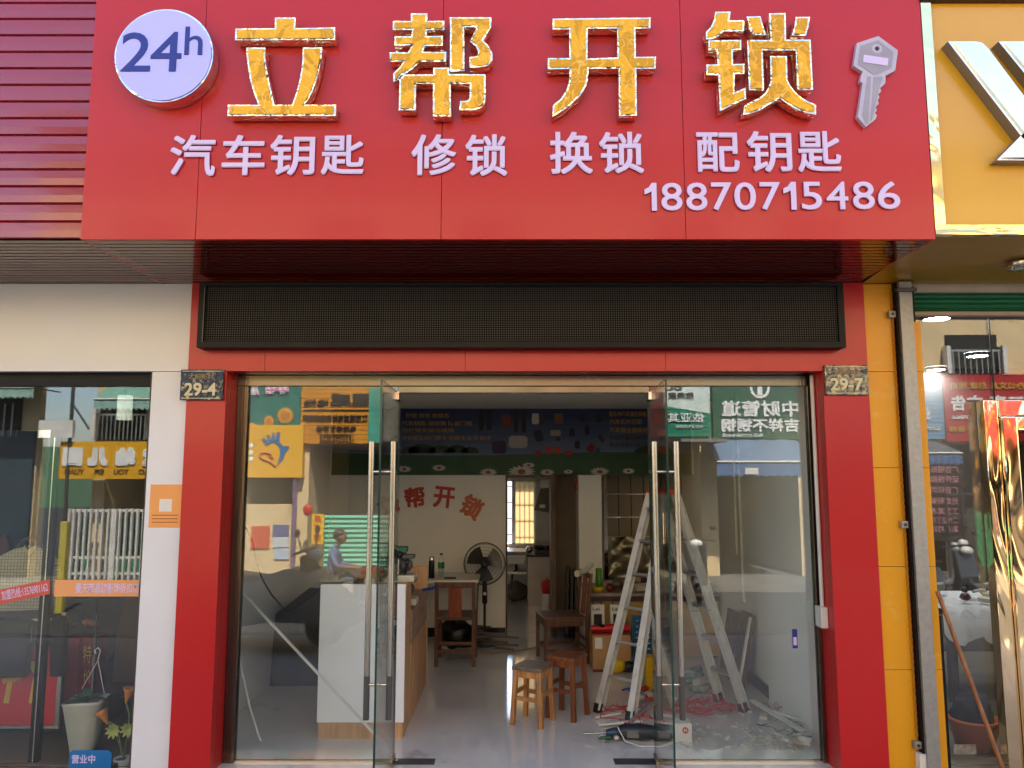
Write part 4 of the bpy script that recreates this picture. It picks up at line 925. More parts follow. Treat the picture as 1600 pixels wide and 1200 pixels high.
# blue organiser
oy = 2.7; oa = R(988, 962, 1046, 1036, oy)
bo = thing('parts_organiser', 'blue rack of small parts bins leaning behind the ladder', 'parts rack', ((oa[0]+oa[1])/2, oy, oa[2]))
BX(oa[0], oa[1], oy, oy+.03, oa[2]-.02, oa[3]).build('rack_board', m_blue, bo, bevel=.004)
bin0 = None; nxb, nzb = 6, 8
for i in range(nxb):
    for j in range(nzb):
        x = oa[0]+.015+(oa[1]-oa[0]-.03)*(i+.5)/nxb; z = oa[2]+.01+(oa[3]-oa[2]-.03)*(j+.2)/nzb
        if bin0 is None:
            bin0 = MB().add([(x-.022, oy-.001, z), (x+.022, oy-.001, z), (x+.022, oy-.04, z+.012), (x-.022, oy-.04, z+.012), (x-.022, oy-.04, z+.026), (x+.022, oy-.04, z+.026), (x-.022, oy-.001, z+.04), (x+.022, oy-.001, z+.04)],
                [(0, 3, 2, 1), (3, 4, 5, 2), (0, 6, 4, 3), (1, 2, 5, 7)]).build('bin', mat('bin_blue', '#24749c', .35), bo); bz = (x, z)
            lb = MB().box(x-.010, x+.010, oy-.043, oy-.041, z+.014, z+.024).build('bin_label', m_wp, bin0)
        else:
            c = bin0.copy(); C.objects.link(c); c.location = (x-bz[0], 0, z-bz[1]); l2 = lb.copy(); C.objects.link(l2); l2.parent = c
yb = thing('yellow_basket', 'yellow plastic mesh basket on the floor by the door', 'basket', (P(1016, 1075, 2.2)[0], 2.1, 0))
ya = R(1006, 1036, 1032, 1080, 2.0); ys_ = G(1016, 1080)[1]
mb = MB()
for i in range(7): x = ya[0]+(ya[1]-ya[0])*i/6; mb.box(x-.004, x+.004, ys_, ys_+.006, 0, .27)
for j in range(8): z = .27*j/7; mb.box(ya[0], ya[1], ys_-.003, ys_+.004, z, z+.008)
mb.box(ya[0], ya[1], ys_+.03, ys_+.2, 0, .26); mb.build('basket_mesh', m_yp, yb)
# things on the floor near the ladder
ypx, ypy = G(970, 1052); yt = thing('yellow_grinder', 'yellow power tool on the floor behind the ladder', 'power tool', (ypx, ypy, 0))
MB().ball((ypx-.05, ypy, .07), .10, .07, .07, 14).build('tool_body', m_yp, yt); MB().ball((ypx+.08, ypy, .06), .06, .05, .05, 12).build('tool_head', m_black, yt)
# ladder
A = Vector((1.24, 1.42, P(1030, 772, 1.42)[1])); wd = Vector((.6, -.8, 0))
ld = thing('step_ladder', 'aluminium folding ladder standing open over the debris', 'ladder', (1.25, 1.4, 0))
lfeet = [Vector((*G(934, 1113), .02)), Vector((*G(984, 1126), .02))]; rfeet = [Vector((*G(1124, 1096), .02)), Vector((*G(1163, 1112), .02))]
for nm, feet, off in (('front', lfeet, Vector((-.05, -.03, 0))), ('rear', rfeet, Vector((.05, .03, 0)))):
    tops = [A-wd*.08+off, A+wd*.08+off]; rails = []
    wdir = (feet[1]-feet[0]).normalized(); upd = (A-(feet[0]+feet[1])/2).normalized(); nrm = wdir.cross(upd).normalized()
    for ft, tp_ in zip(feet, tops):
        mb = MB(); d = (tp_-ft).normalized()
        mb.beam(ft, tp_, .026, .062, wdir)
        mb.beam(ft+wdir*.014+nrm*.028, tp_+wdir*.014+nrm*.028, .05, .005, wdir); mb.beam(ft+wdir*.014-nrm*.028, tp_+wdir*.014-nrm*.028, .05, .005, wdir)
        o = mb.build('rail', m_aluw, ld)
        MB().beam(ft-Vector((0, 0, .02)), ft+d*.05, .04, .075, wdir).build('rubber_foot', m_black, o)
    for k in range(6):
        t_ = .15+k*.155; p, q = feet[0].lerp(tops[0], t_), feet[1].lerp(tops[1], t_)
        MB().beam(p, q, .055, .02, nrm).build('rung', m_alu, ld)
MB().beam(A-wd*.12+Vector((0, 0, .02)), A+wd*.12+Vector((0, 0, .02)), .10, .04).build('hinge_cap', m_tarred, ld)
for e in (-1, 1):
    f_, r_2 = lfeet[0 if e < 0 else 1].lerp(A+wd*.13*e, .45), rfeet[0 if e < 0 else 1].lerp(A+wd*.13*e, .45)
    MB().tube([f_, r_2], .004, 6).build('spreader', m_steel, ld)
# floor debris: plastic trunking strips, cables, chips, drill, small white box
for i, (a, b, wd_, lb) in enumerate(((( 930, 1124), (1003, 1112), .03, 'dull pvc strip farthest under the front ladder feet'), ((935, 1138), (1003, 1133), .03, 'white pvc strip lying behind the drill'), ((985, 1137), (1025, 1098), .035, 'grey strip crossing over the white strip'),
        ((1022, 1134), (1062, 1140), .028, 'white strip poking from behind the door edge'), ((1175, 1107), (1255, 1158), .045, 'long flat strip near the right wall'), ((1210, 1127), (1275, 1150), .03, 'thin white strip behind the crumpled paper'))):
    p, q = G(*a), G(*b); z0, z1 = .015+.012*i, .02+.012*i
    tag(MB().beam((p[0], p[1], z0), (q[0], q[1], z1), wd_, .012).build('trunking_strip', m_wp if i != 2 else mat('grey_strip', '#8d8a92', .4)), lb, 'plastic strip', 'plastic trunking strips')
def tangle(px0, py0, px1, py1, n, r, m, seed, name, label, cat, h=.05):
    r0 = random.Random(seed); mb = MB()
    for k in range(n):
        pts = []; px, py = r0.uniform(px0, px1), r0.uniform(py0, py1); a = r0.uniform(0, 6); gx_, gy_ = G(px, py); R_ = r0.uniform(.06, .22)
        for i in range(16):
            a += r0.uniform(.2, .6); pts.append((gx_+R_*cos(a)*(1+.3*sin(i)), gy_+R_*.6*sin(a), r+r0.uniform(0, h)))
        sm = []
        for i in range(len(pts)-1):
            for t_ in (0, .5): sm.append(tuple(pts[i][c]*(1-t_)+pts[i+1][c]*t_ for c in range(3)))
        mb.tube(sm, r, 5)
    return tag(mb.build(name, m), label, cat)
tangle(960, 1100, 1040, 1145, 5, .004, mat('red_cable', '#b32422', .45), 3, 'red_cable', 'tangled red cable on the floor between the ladder legs', 'cable')
tangle(1075, 1100, 1110, 1118, 8, .004, mat('red_cable', '#b32422'), 8, 'red_cable', 'coil of red cable just right of the open door', 'cable', .08)
tangle(1130, 1100, 1210, 1122, 3, .003, mat('red_cable', '#b32422'), 18, 'red_cable', 'loose red wire loops near the black skirting', 'cable', .06)
tangle(1225, 1130, 1285, 1165, 3, .003, mat('teal_cable', '#2c5a52', .5), 12, 'green_cable', 'thin green wire curling at the right corner of the floor', 'cable', .03)
r0 = random.Random(5); ch = MB()
for i in range(230):
    px, py = r0.uniform(1060, 1275), r0.triangular(1095, 1182, 1160); x, y = G(px, py); s_ = r0.uniform(.003, .016) if r0.random() > .07 else r0.uniform(.02, .05)
    if abs(x-1.95) < 3 and x < 2.08 and y > GY+.02: ch.box(-s_, s_, -s_*.6, s_*.6, 0, s_*.5, M4=Matrix.Translation((x, y, .001))@Matrix.Rotation(r0.uniform(0, 6), 4, 'Z'))
for i in range(60):
    px, py = r0.uniform(930, 1050), r0.uniform(1100, 1150); x, y = G(px, py); s_ = r0.uniform(.003, .012)
    ch.box(-s_, s_, -s_*.6, s_*.6, 0, s_*.5, M4=Matrix.Translation((x, y, .001))@Matrix.Rotation(r0.uniform(0, 6), 4, 'Z'))
stuff(tag(ch.build('plaster_chips', mat('chips', '#c5c0b4', .8)), 'white plaster chips and crumbs scattered over the floor', 'debris'))
heap(G(985, 1095)[0], G(1040, 1095)[0], G(1000, 1108)[1], G(1000, 1085)[1], 0, 16, ('#b32422', '#2038a0', '#c8c4bc', '#a8a49c'), .025, .06, 9, 'parts_pile', 'pile of red and blue bags and fittings under the ladder', 'clutter')
heap(G(1075, 1075)[0], G(1110, 1075)[0], G(1090, 1085)[1], G(1090, 1062)[1], 0, 14, ('#8f9a8c', '#6d8a80', '#b5b0a4'), .05, .10, 19, 'plastic_bags', 'pale green crumpled bags behind the right door', 'bags')
heap(G(1240, 1165)[0]-.1, G(1240, 1165)[0]+.16, GY+.12, GY+.35, 0, 10, ('#c9c4b8', '#a9a294', '#d6d2c8'), .02, .05, 29, 'paper_scraps', 'crumpled paper scraps at the right corner of the floor', 'debris')
wbx, wby = G(1068, 1160); wbo = thing('small_white_box', 'small white box with round red logo by the door edge', 'box', (wbx, wby, 0))
ww_ = .105
BX(wbx-ww_, wbx+.06, wby, wby+.12, 0, .125).build('carton', m_wp, wbo, bevel=.003)
l_ = MB().prism(circ(wbx+.015, .08, .022, 20), wby-.0025, wby-.001).build('logo_disc', mat('orange_red', '#c8452a', .5), wbo)
text(MB(), 'M', wbx+.004, wbx+.026, .07, .09, wby-.0027, -1, .0012, .02).build('logo_letter', m_wp, l_)
# impact drill
dx_, dy_ = G(985, 1158); dr_ = thing('rotary_drill', 'dark blue and black rotary drill with cable on the floor', 'drill', (dx_, dy_, 0))
MB().tube([(dx_-.10, dy_, .06), (dx_-.04, dy_, .065), (dx_+.06, dy_-.01, .065), (dx_+.19, dy_, .06)], [.03, .05, .055, .04], 14).build('motor_housing', mat('drill_dark', '#22262c', .45, 0, .2, 20), dr_)
MB().tube([(dx_-.17, dy_, .055), (dx_-.10, dy_, .06)], [.02, .034], 12).build('gear_head', mat('drill_blue', '#1d3c58', .4), dr_)
MB().tube([(dx_-.32, dy_+.03, .04), (dx_-.17, dy_, .055)], .007, 8).build('drill_bit', m_steel, dr_)
MB().tube([(dx_+.16, dy_, .06), (dx_+.26, dy_-.03, .035), (dx_+.30, dy_+.04, .03)], [.035, .03, .028], 12).build('handle', m_black, dr_)
BX(dx_-.03, dx_+.05, dy_-.062, dy_-.05, .04, .09).build('rating_plate', mat('plate_grey', '#6d6c68', .5), dr_)
MB().tube([(dx_-.09, dy_-.02, .1), (dx_-.05, dy_-.09, .03), (dx_+.05, dy_-.13, .008), (dx_+.22, dy_-.12, .008), (dx_+.28, dy_-.06, .01)], .004, 6).build('cable', m_wp, dr_)
heap(dx_-.2, dx_-.05, dy_-.06, dy_+.03, 0, 9, ('#1d3c58', '#2c5a40', '#c8c4bc', '#5a3020'), .012, .03, 33, 'wire_scraps', 'little knot of coloured wire scraps at the drill head', 'debris')
# boards leaning on the right wall, trunking on that wall
bl = G(1150, 1075); m_bb = wood('brown_board', '#6a4a3c', '#4e342a', .5)
for i, (ya_, h_, lb) in enumerate(((2.0, .62, 'tall brown board leaning on the right wall'), (2.35, .58, 'shorter brown board behind it by the right wall'))):
    tag(MB().beam((XW-.13-.04*i, ya_, 0), (XW-.03-.03*i, ya_+.02, h_), .34, .016, (0, 1, 0)).build('leaning_board', m_bb, off=(1.9, ya_, 0)), lb, 'board')
tag(MB().beam((XW-.2, 1.82, 0), (XW-.05, 1.9, .60), .03, .02, (0, 1, 0)).build('leaning_strip', m_wp, off=(1.9, 1.85, 0)), 'white strip leaning against the brown boards', 'plastic strip')
tk = thing('wall_trunking', 'white cable trunking with socket running down the right wall', 'trunking', (XW-.02, 2.15, 1.1))
def onw(px): return XW/((px-800)/FPX)  # distance along view
for px, z0, z1, w_ in ((1154, 925, 690, .022), (1147, 866, 700, .012)):
    Yw = CY+(XW-.02)/((px-800)/FPX)*cos(PITCH)*1.02
    BX(XW-.02, XW-.001, Yw-w_, Yw+w_, P(px, z0, Yw)[1], CEIL-.01).build('trunking_channel', m_wp, tk)
Yw = CY+(XW-.02)/((1158-800)/FPX)*1.02
BX(XW-.028, XW-.001, Yw-.03, Yw+.045, P(1158, 925, Yw)[1]-.09, P(1158, 925, Yw)[1]+.0).build('socket', m_wp, tk, bevel=.004)
# strips and cable behind the left pane
p0, p1 = P(365, 918, .52), P(612, 1178, .46)
tag(MB().beam((p0[0]+.02, .54, p0[1]), (p1[0], .44, p1[1]+.02), .022, .012).build('trunking_strip', m_wp), 'white strip leaning diagonally behind the left pane', 'plastic strip', 'plastic trunking strips')
cp = [(P(x, y, .6)[0], .6-.002*i, P(x, y, .6)[1]) for i, (x, y) in enumerate(((364, 958), (370, 1000), (378, 1050), (391, 1105), (405, 1150), (420, 1183)))]
tag(MB().tube(cp, .007, 8).build('bent_conduit', m_wp), 'thin curved white conduit behind the left pane', 'conduit')
cp = [(P(x, y, .9)[0], .9, P(x, y, .9)[1]) for x, y in ((372, 815), (385, 825), (396, 850), (400, 880), (411, 907), (425, 930), (448, 956), (462, 950), (485, 932), (498, 920))]
tag(MB().tube(cp, .0065, 6).build('hanging_cable', m_black), 'black cable drooping behind the left pane', 'cable')
sb2 = thing('socket_box', 'grey trunking with open socket box on the left wall', 'socket', (-XW+.05, .8, 1.2))
a = R(377, 735, 385, 852, .7)
BX(-XW+.001, -XW+.03, .66, .72, a[2], a[3]).build('trunking_channel', mat('grey_strip', '#8d8a92'), sb2)
BX(-XW+.001, -XW+.05, .62, .76, a[2]-.2, a[2]-.002).build('back_box', m_black, sb2, bevel=.004)
# big thing in the dark left corner: covered cabinet
cv = MB(); cx_a, cx_b = -XW+.02, cx0-.06
cvp = thing('grey_tarpaulin', 'dark grey sheet draped over goods left of the counter', 'tarpaulin', ((cx_a+cx_b)/2, 1.6, 0))
nx, ny = 22, 22; vs = []
for j in range(ny+1):
    for i in range(nx+1):
        u, v = i/nx, j/ny; x = cx_a+(cx_b-cx_a)*u; y = 1.95+.6*v
        z = .78*min(1, 6*v+.05)*(.75+.25*sin(pi*u))+.05*noise.noise(Vector((u*5, v*4, 3)))
        if j == 0: z = 0.01
        vs.append((x, y+.04*noise.noise(Vector((u*8, z*2, 1))), z))
cv.add(vs, [(j*(nx+1)+i, j*(nx+1)+i+1, (j+1)*(nx+1)+i+1, (j+1)*(nx+1)+i) for j in range(ny) for i in range(nx)], 0, True)
cv.build('sheet', mat('tarp', '#4b4945', .7, 0, .2, 4), cvp)
# unlit tube lamp under the ceiling
lp = thing('tube_lamp', 'unlit white tube lamp under the shop ceiling', 'lamp', (-1.5, 3.0, CEIL-.06))
lt = R(484, 707, 552, 715, 3.4)
BX(lt[0]-.1, lt[1]-.1, 3.36, 3.42, CEIL-.03, CEIL-.001).build('fixture', m_wp, lp)
MB().tube([(lt[0]-.08, 3.39, CEIL-.05), (lt[1]-.12, 3.39, CEIL-.05)], .014, 10).build('tube', m_white, lp)

# ================================================================== LEFT NEIGHBOUR SHOP
ZLL = P(120, 580, 0)[1]; XJ = P(221, 890, 0)[0]
ww1 = thing('white_shop_wall', 'white panel wall and pillar left of the red surround', 'wall', (XJ-.6, 0, 0))
BX(-6.6, xa-.003, 0, .055, ZLL, ZS-.002).build('lintel_panel', m_wwall, ww1)
BX(XJ, xa-.003, 0, .055, -.03, ZLL-.003).build('pillar_panel', m_wwall, ww1, bevel=.002)
GL = .12
lw = thing('left_shop_window', 'clothing shop window with black header and steel door edge', 'shop window', (-4.5, GL, 0))
zh0 = P(120, 604, GL)[1]
BX(-6.6, XJ-.002, .08, .2, zh0, ZLL-.001).build('header', m_blackm, lw)
BX(-6.6, XJ-.002, .1, .14, zh0+.05, zh0+.058).build('header_line', mat('copper_line', '#5a3020', .4, .5), lw)
pane(MB(), -6.6, XJ-.004, GL-.005, GL+.005, 0, zh0-.001).build('pane', [m_glassL, m_gedge], lw)
BX(XJ-.02, XJ-.003, .13, .17, 0, zh0-.001).build('jamb', m_blackm, lw)
xe = P(94, 690, .2)[0]
dk = BX(xe-.06, xe, .19, .23, 0, P(90, 672, .2)[1]).build('door_stile', m_blackm, lw)
BX(xe-.03, xe-.022, .18, .189, 0, P(90, 684, .2)[1]).build('door_edge', m_pol, lw)
BX(xe-.14, xe-.061, .185, .225, P(66, 684, .2)[1], P(66, 672, .2)[1]).build('hinge_patch', m_pol, lw)
BX(-6.6, xe-.061, .20, .21, 0, P(40, 672, .2)[1]).build('door_glass', glassmat('tinted_glass', 1.5, (.95, .95, .96)), lw)
BX(-6.6, XJ-.002, 1.5, 1.55, -.02, 2.6).build('display_backdrop', mat('backdrop', '#2b2522', .9), lw)
# stickers on the window
a = R(85, 906, 219, 932, GL-.006)
s1 = thing('window_sticker', 'orange strip sticker with shop name on the left window', 'sticker', ((a[0]+a[1])/2, GL-.007, a[2]))
BX(a[0], a[1], GL-.0065, GL-.0055, a[2], a[3]).build('sticker_base', mat('sticker_orange', '#e09a62', .5, 0, .02), s1)
text(MB(), '曼天雨品牌服饰折扣店', *R(118, 911, 217, 927, GL-.006), GL-.0066, -1, .001, .02).build('lettering', m_white, s1)
pp = [P(x, y, GL-.006) for x, y in ((-60, 957), (78, 928), (78, 905), (-60, 934))]
s2 = thing('window_sticker', 'tilted red strip sticker with phone number across the checked shirt', 'sticker', (pp[0][0]+.3, GL-.007, pp[0][1]))
MB().prism(pp, GL-.0065, GL-.0055).build('sticker_base', mat('sticker_red', '#c2503c', .5, 0, .02), s2)
text(MB(), '折扣店 加盟热线:13576901162', *R(-22, 918, 75, 934, GL-.006), GL-.0066, -1, .001, .01, rot=radians(11)).build('lettering', m_white, s2)
a = R(108, 1172, 174, 1202, GL-.006)
s3 = thing('window_sticker', 'blue rounded sticker reading 营业中 low on the left window', 'sticker', ((a[0]+a[1])/2, GL-.007, a[2]))
cr_ = .02; rp = [(a[0], a[2]), (a[1], a[2]), (a[1], a[3]-cr_), (a[1]-cr_, a[3]), (a[0]+cr_, a[3]), (a[0], a[3]-cr_)]
MB().prism(rp, GL-.0065, GL-.0055).build('sticker_base', mat('sticker_blue', '#1c6aa8', .4, 0, .02), s3)
text(MB(), '营业中', *R(112, 1179, 149, 1193, GL-.006), GL-.0066, -1, .001, .02).build('lettering', m_white, s3)
a = R(234, 757, 284, 824, -.001)
oc = thing('payment_card', 'orange payment card stuck on the white pillar', 'card', ((a[0]+a[1])/2, -.003, a[2]))
BX(a[0], a[1], -.004, -.0005, a[2], a[3]).build('card_sheet', mat('card_orange', '#e39a52', .5, 0, .02), oc)
BX((a[0]+a[1])/2-.04, (a[0]+a[1])/2+.04, -.0052, -.0042, a[2]+.10, a[2]+.18).build('card_window', m_wp, oc)
for k in range(3): BX(a[0]+.02, a[1]-.02, -.0052, -.0042, a[2]+.03+.022*k, a[2]+.036+.022*k).build('print_line', mat('print_brown', '#a0622c', .6), oc)
# clothes and goods
def garment(pts, y, th_, m_, name, label, cat, holes=()):
    pl = [P(x, v, y) for x, v in pts]; o = thing(name, label, cat, (pl[0][0], y, min(q[1] for q in pl)))
    g = MB().prism(pl, y, y+th_, ms=0).build(name.split('_')[-1]+'_cloth', m_, o, bevel=.012)
    return o
m_chk = mat('check_cloth', '#b3a680', .9, 0, .05); n = m_chk.node_tree.nodes; L = m_chk.node_tree.links; b = n['Principled BSDF']
tc = n.new('ShaderNodeTexCoord'); br = n.new('ShaderNodeTexBrick'); br.offset = 0; br.inputs['Scale'].default_value = 1
br.inputs['Brick Width'].default_value = .022; br.inputs['Row Height'].default_value = .022; br.inputs['Mortar Size'].default_value = .0016
br.inputs['Color1'].default_value = lin('#ccbf98'); br.inputs['Color2'].default_value = lin('#c0b38c'); br.inputs['Mortar'].default_value = lin('#85765a')
mp = n.new('ShaderNodeMapping'); mp.inputs['Rotation'].default_value = (pi/2, 0, 0); L.new(tc.outputs['Object'], mp.inputs[0]); L.new(mp.outputs[0], br.inputs[0]); L.new(br.outputs[0], b.inputs['Base Color'])
no = n.new('ShaderNodeTexNoise'); no.inputs['Scale'].default_value = 7; L.new(tc.outputs['Object'], no.inputs[0]); bp = n.new('ShaderNodeBump'); bp.inputs['Distance'].default_value = .03; L.new(no.outputs[0], bp.inputs['Height']); L.new(bp.outputs[0], b.inputs['Normal'])
sh = garment([(34, 855), (44, 858), (54, 852), (68, 862), (80, 876), (84, 900), (79, 912), (76, 953), (-20, 956), (-22, 880), (4, 866), (20, 858)], .42, .09, m_chk, 'checked_shirt', 'beige checked shirt on a wooden hanger in the left window', 'shirt')
hp = [P(x, y, .46) for x, y in ((28, 858), (36, 848), (46, 843), (56, 848), (66, 860))]
MB().tube([(a, .46, b+.01) for a, b in hp], .014, 8).tube([(hp[2][0], .46, hp[2][1]+.01), (hp[2][0], .46, hp[2][1]+.06), (hp[2][0]+.03, .46, hp[2][1]+.08)], .004, 6).build('hanger', m_brown, sh)
cp_ = [P(x, y, .41) for x, y in ((38, 852), (44, 860), (55, 851), (57, 858), (47, 868), (36, 860))]
MB().prism(cp_, .41, .418).build('collar', mat('collar_cloth', '#c3b890', .9), sh)
m_bk = mat('black_cloth', '#12120f', .9, 0, .3, 12)
garment([(-30, 968), (46, 968), (42, 1010), (36, 1060), (-30, 1060)], .40, .08, m_bk, 'black_trousers', 'black trousers folded over the rail at the frame edge', 'trousers')
garment([(80, 966), (94, 965), (99, 976), (96, 1058), (77, 1058), (75, 985)], .38, .07, m_bk, 'black_sleeve', 'narrow black garment hanging before the red boxes', 'garment')
garment([(-30, 842), (8, 836), (14, 850), (14, 866), (-30, 880)], .6, .06, mat('maroon_cloth', '#5a2a28', .9), 'maroon_coat', 'maroon garment shoulder behind the checked shirt', 'garment')
garment([(116, 936), (150, 934), (152, 1060), (120, 1070)], 1.2, .1, mat('slate_cloth', '#3a4044', .9, 0, .3, 8), 'slate_coat', 'slate grey coat hanging at the back of the left window', 'coat')
garment([(192, 934), (222, 932), (214, 1066), (174, 1066), (180, 1000)], .8, .1, mat('umber_cloth', '#4a3a2c', .9, 0, .2, 8), 'brown_coat', 'long brown coat beside the window edge above the lilies', 'coat')
garment([(152, 936), (190, 934), (184, 1010), (156, 1050)], 1.0, .1, mat('charcoal_cloth', '#2c3034', .9, 0, .2, 8), 'charcoal_coat', 'charcoal coat between the slate and brown coats', 'coat')
rlp = [P(-30, 970, .44), P(103, 968, .44)]
tag(MB().tube([(rlp[0][0], .44, rlp[0][1]), (rlp[1][0], .44, rlp[1][1])], .011, 8).tube([(P(50, 970, .44)[0], .44, rlp[0][1]), (P(49, 1003, .44)[0], .44, P(49, 1003, .44)[1])], .006, 6).build('chrome_rail', m_pol), 'chrome clothes rail above the red price board', 'rail')
a = R(-30, 1003, 90, 1133, .52)
pb = thing('price_board', 'red board with yellow character 价 in a silver frame', 'signboard', ((a[0]+a[1])/2, .52, a[2]))
BX(a[0], a[1], .52, .54, a[2], a[3]).build('board_face', mat('board_red', '#c01826', .4, 0, .03), pb)
BX(a[1]+.001, a[1]+.03, .51, .55, a[2]-.02, a[3]+.2).build('board_frame', m_steel, pb); BX(a[0], a[1], .51, .55, a[2]-.02, a[2]-.001).build('board_frame', m_steel, pb)
BX(a[0]+.2, a[1]-.08, .51, .519, a[3]-.012, a[3]+.012).build('clip_bar', m_steel, pb)
text(MB(), '价', *R(2, 1033, 72, 1100, .52), .519, -1, .002, .02, italic=.12).build('lettering', mat('ochre_ink', '#c9a820', .5), pb)
gc = thing('glass_cabinet', 'glass display cabinet with red boxes and peach bags inside', 'cabinet', (P(60, 1000, .9)[0], .9, 0))
a = R(-40, 956, 150, 1140, .75)
BX(a[0], a[1], .72, 1.3, a[3]-.012, a[3]).build('cabinet_top', m_clear, gc)
BX(a[1]-.015, a[1], .72, .74, 0, a[3]-.013).build('cabinet_post', m_steel, gc)
BX(a[0], a[1]-.016, .76, 1.25, 0, .12).build('cabinet_base', m_blackm, gc)
for i, (x0, x1) in enumerate(((98, 123), (125, 149))):
    q = R(x0, 996, x1, 1098, .85)
    o = thing('red_gift_box', ('left dark red gift box in the glass cabinet', 'right dark red gift box with gold characters in the cabinet')[i], 'box', ((q[0]+q[1])/2, .85, q[2]))
    BX(q[0], q[1], .84, 1.0, q[2], q[3]).build('carton', mat('gift_red', '#8a1820', .45), o, bevel=.004)
    if i: text(MB(), '特', *R(130, 1008, 143, 1036, .84), .8395, -1, .001, .01).build('lettering', mat('ochre_ink', '#c9a820'), o); text(MB(), '价', *R(130, 1046, 143, 1068, .84), .8395, -1, .001, .01).build('lettering', mat('ochre_ink', '#c9a820'), o)
heap(P(70, 975, .95)[0], P(142, 975, .95)[0], .85, 1.1, P(100, 992, .9)[1], 9, ('#b5694a', '#c07a58'), .04, .07, 55, 'peach_bags', 'peach coloured bags on the cabinet shelf', 'bags')
hl = R(184, 618, 206, 656, .8); hlx = (hl[0]+hl[1])/2; hlr = (hl[1]-hl[0])/2
hlo = thing('cylinder_lamp', 'white cylinder lamp hanging inside the left window', 'lamp', (hlx, .8, hl[2]))
MB().lathe([(0, hl[2]), (hlr, hl[2]), (hlr, hl[3]), (0, hl[3])], (hlx, .8, 0), 20).build('lamp_shade', emis('soft_glow', '#d8e0cc', .12), hlo)
MB().tube([(hlx, .8, hl[3]), (hlx, .8, 3.05)], .006, 6).build('lamp_cord', m_black, hlo)
# planter
def at3(px, py, Y): a_ = P(px, py, Y); return (a_[0], Y, a_[1])
pc = at3(135, 1200, .42)
pl_ = thing('white_planter', 'tall white tapered planter with succulent leaves', 'planter', (pc[0], .42, 0))
px_c = P(136, 1093, .42)[0]; zt_ = P(136, 1092, .42)[1]
MB().lathe([(.09, 0), (.155, zt_-.02), (.165, zt_), (.145, zt_), (.14, zt_-.03), (0, zt_-.03)], (px_c, .42, 0), 4, M4=Matrix.Rotation(pi/4+.15, 4, 'Z')).build('pot', mat('pot_white', '#c9ccc4', .5, 0, .05, 6, bump=.5, bs=14, stretch=(1, 1, 2)), pl_)
lf_ = mat('succulent', '#3f6048', .5, 0, .25, 20)
rr0 = random.Random(4)
for k in range(11):
    an = 2*pi*k/11+.3; MB().leaf((px_c, .42, zt_-.02), (cos(an), sin(an)*.8, rr0.uniform(.5, 1.2)), (0, 0, 1), rr0.uniform(.14, .22), .03, .5).build('leaf', lf_, pl_)
hk = [at3(x, y, .40) for x, y in ((150, 1022), (148, 1016), (153, 1012), (157, 1016), (155, 1024), (153, 1032))]
tag(MB().tube(hk, .004, 6).tube([hk[-1], at3(128, 1076, .4)], .003, 5).tube([hk[-1], at3(163, 1083, .4)], .003, 5).build('planter_hook', m_wp), 'white hooked hanger standing in the planter', 'hook')
cl_ = thing('calla_plant', 'orange calla lilies and pale leaves in a small white pot', 'plant', (P(192, 1190, .3)[0], .3, 0))
cx_ = P(192, 1190, .3)[0]; zp_ = P(192, 1184, .3)[1]
MB().lathe([(.04, zp_-.17), (.06, zp_), (.05, zp_), (.045, zp_-.02), (0, zp_-.02)], (cx_, .3, 0), 16).build('pot', mat('pot_white', '#c9ccc4'), cl_)
for (tx, ty, bx_, by_) in ((198, 1072, 196, 1180), (170, 1105, 190, 1180)):
    t0, b0 = Vector(at3(tx, ty, .3)), Vector(at3(bx_, by_, .3)); mid = (t0+b0)/2+Vector((.02, 0, .03)); tl_ = t0-Vector((0, 0, .09))
    MB().tube([b0, mid, tl_], .006, 6).build('stem', mat('stem_green', '#5f7a3a', .5), cl_)
    MB().lathe([(.004, 0), (.014, .03), (.03, .075), (.045, .10), (.042, .101), (.026, .075), (.01, .03)], tuple(tl_-Vector((0, 0, .02))), 14, M4=Matrix.Rotation(.25 if tx > 180 else -.5, 4, 'Y')).build('flower', mat('calla_orange', '#c87820', .4), cl_)
for (tx, ty) in ((178, 1140), (201, 1138)):
    c_ = Vector(at3(tx, ty, .28)); MB().tube([c_, at3(193, 1182, .3)], .004, 5).build('stem', mat('stem_green', '#5f7a3a'), cl_)
    for k in range(9):
        an = 2*pi*k/9; MB().leaf(c_, (cos(an), -.4, sin(an)), (0, 1, 0), .055, .012, .1).build('leaf', mat('pale_leaf', '#9aa04a', .5), cl_)

# ================================================================== RIGHT NEIGHBOUR SHOP
xy1 = P(1403, 447, -.02)[0]; seamz = [ZS-.006]+[P(1375, y, 0)[1] for y in (581, 731, 885, 1046)]+[-.03]
yp = thing('yellow_pillar', 'yellow panelled pillar right of the red surround', 'pillar', ((xd+xy1)/2, 0, -.03))
xs2 = P(1437, 500, 0)[0]
for z1, z0 in zip(seamz, seamz[1:]):
    BX(xd+.002, xy1+.02, -.01, .05, z0+.0015, z1-.0015).build('pillar_panel', m_yel, yp, bevel=.001)
    BX(xy1+.022, xs2, -.006, .05, z0+.0015, min(z1-.0015, P(1433, 503, 0)[1])).build('pillar_panel', m_yel, yp, bevel=.001)
BX(xd+.002, xs2, .051, .3, -.03, ZS-.006).build('pillar_core', m_dark, yp)
po1, po2 = P(1404, 447, -.08)[0], P(1424, 447, -.08)[0]
sp = thing('steel_guide_post', 'galvanised steel shutter guide post on the yellow pillar', 'post', ((po1+po2)/2, -.08, -.03))
BX(po1, po2, -.085, -.012, -.03, ZS-.008).build('post', m_galv, sp, bevel=.004)
BX(po1-.012, po1-.001, -.06, -.012, -.03, ZS-.008).build('guide_channel', m_blackm, sp)
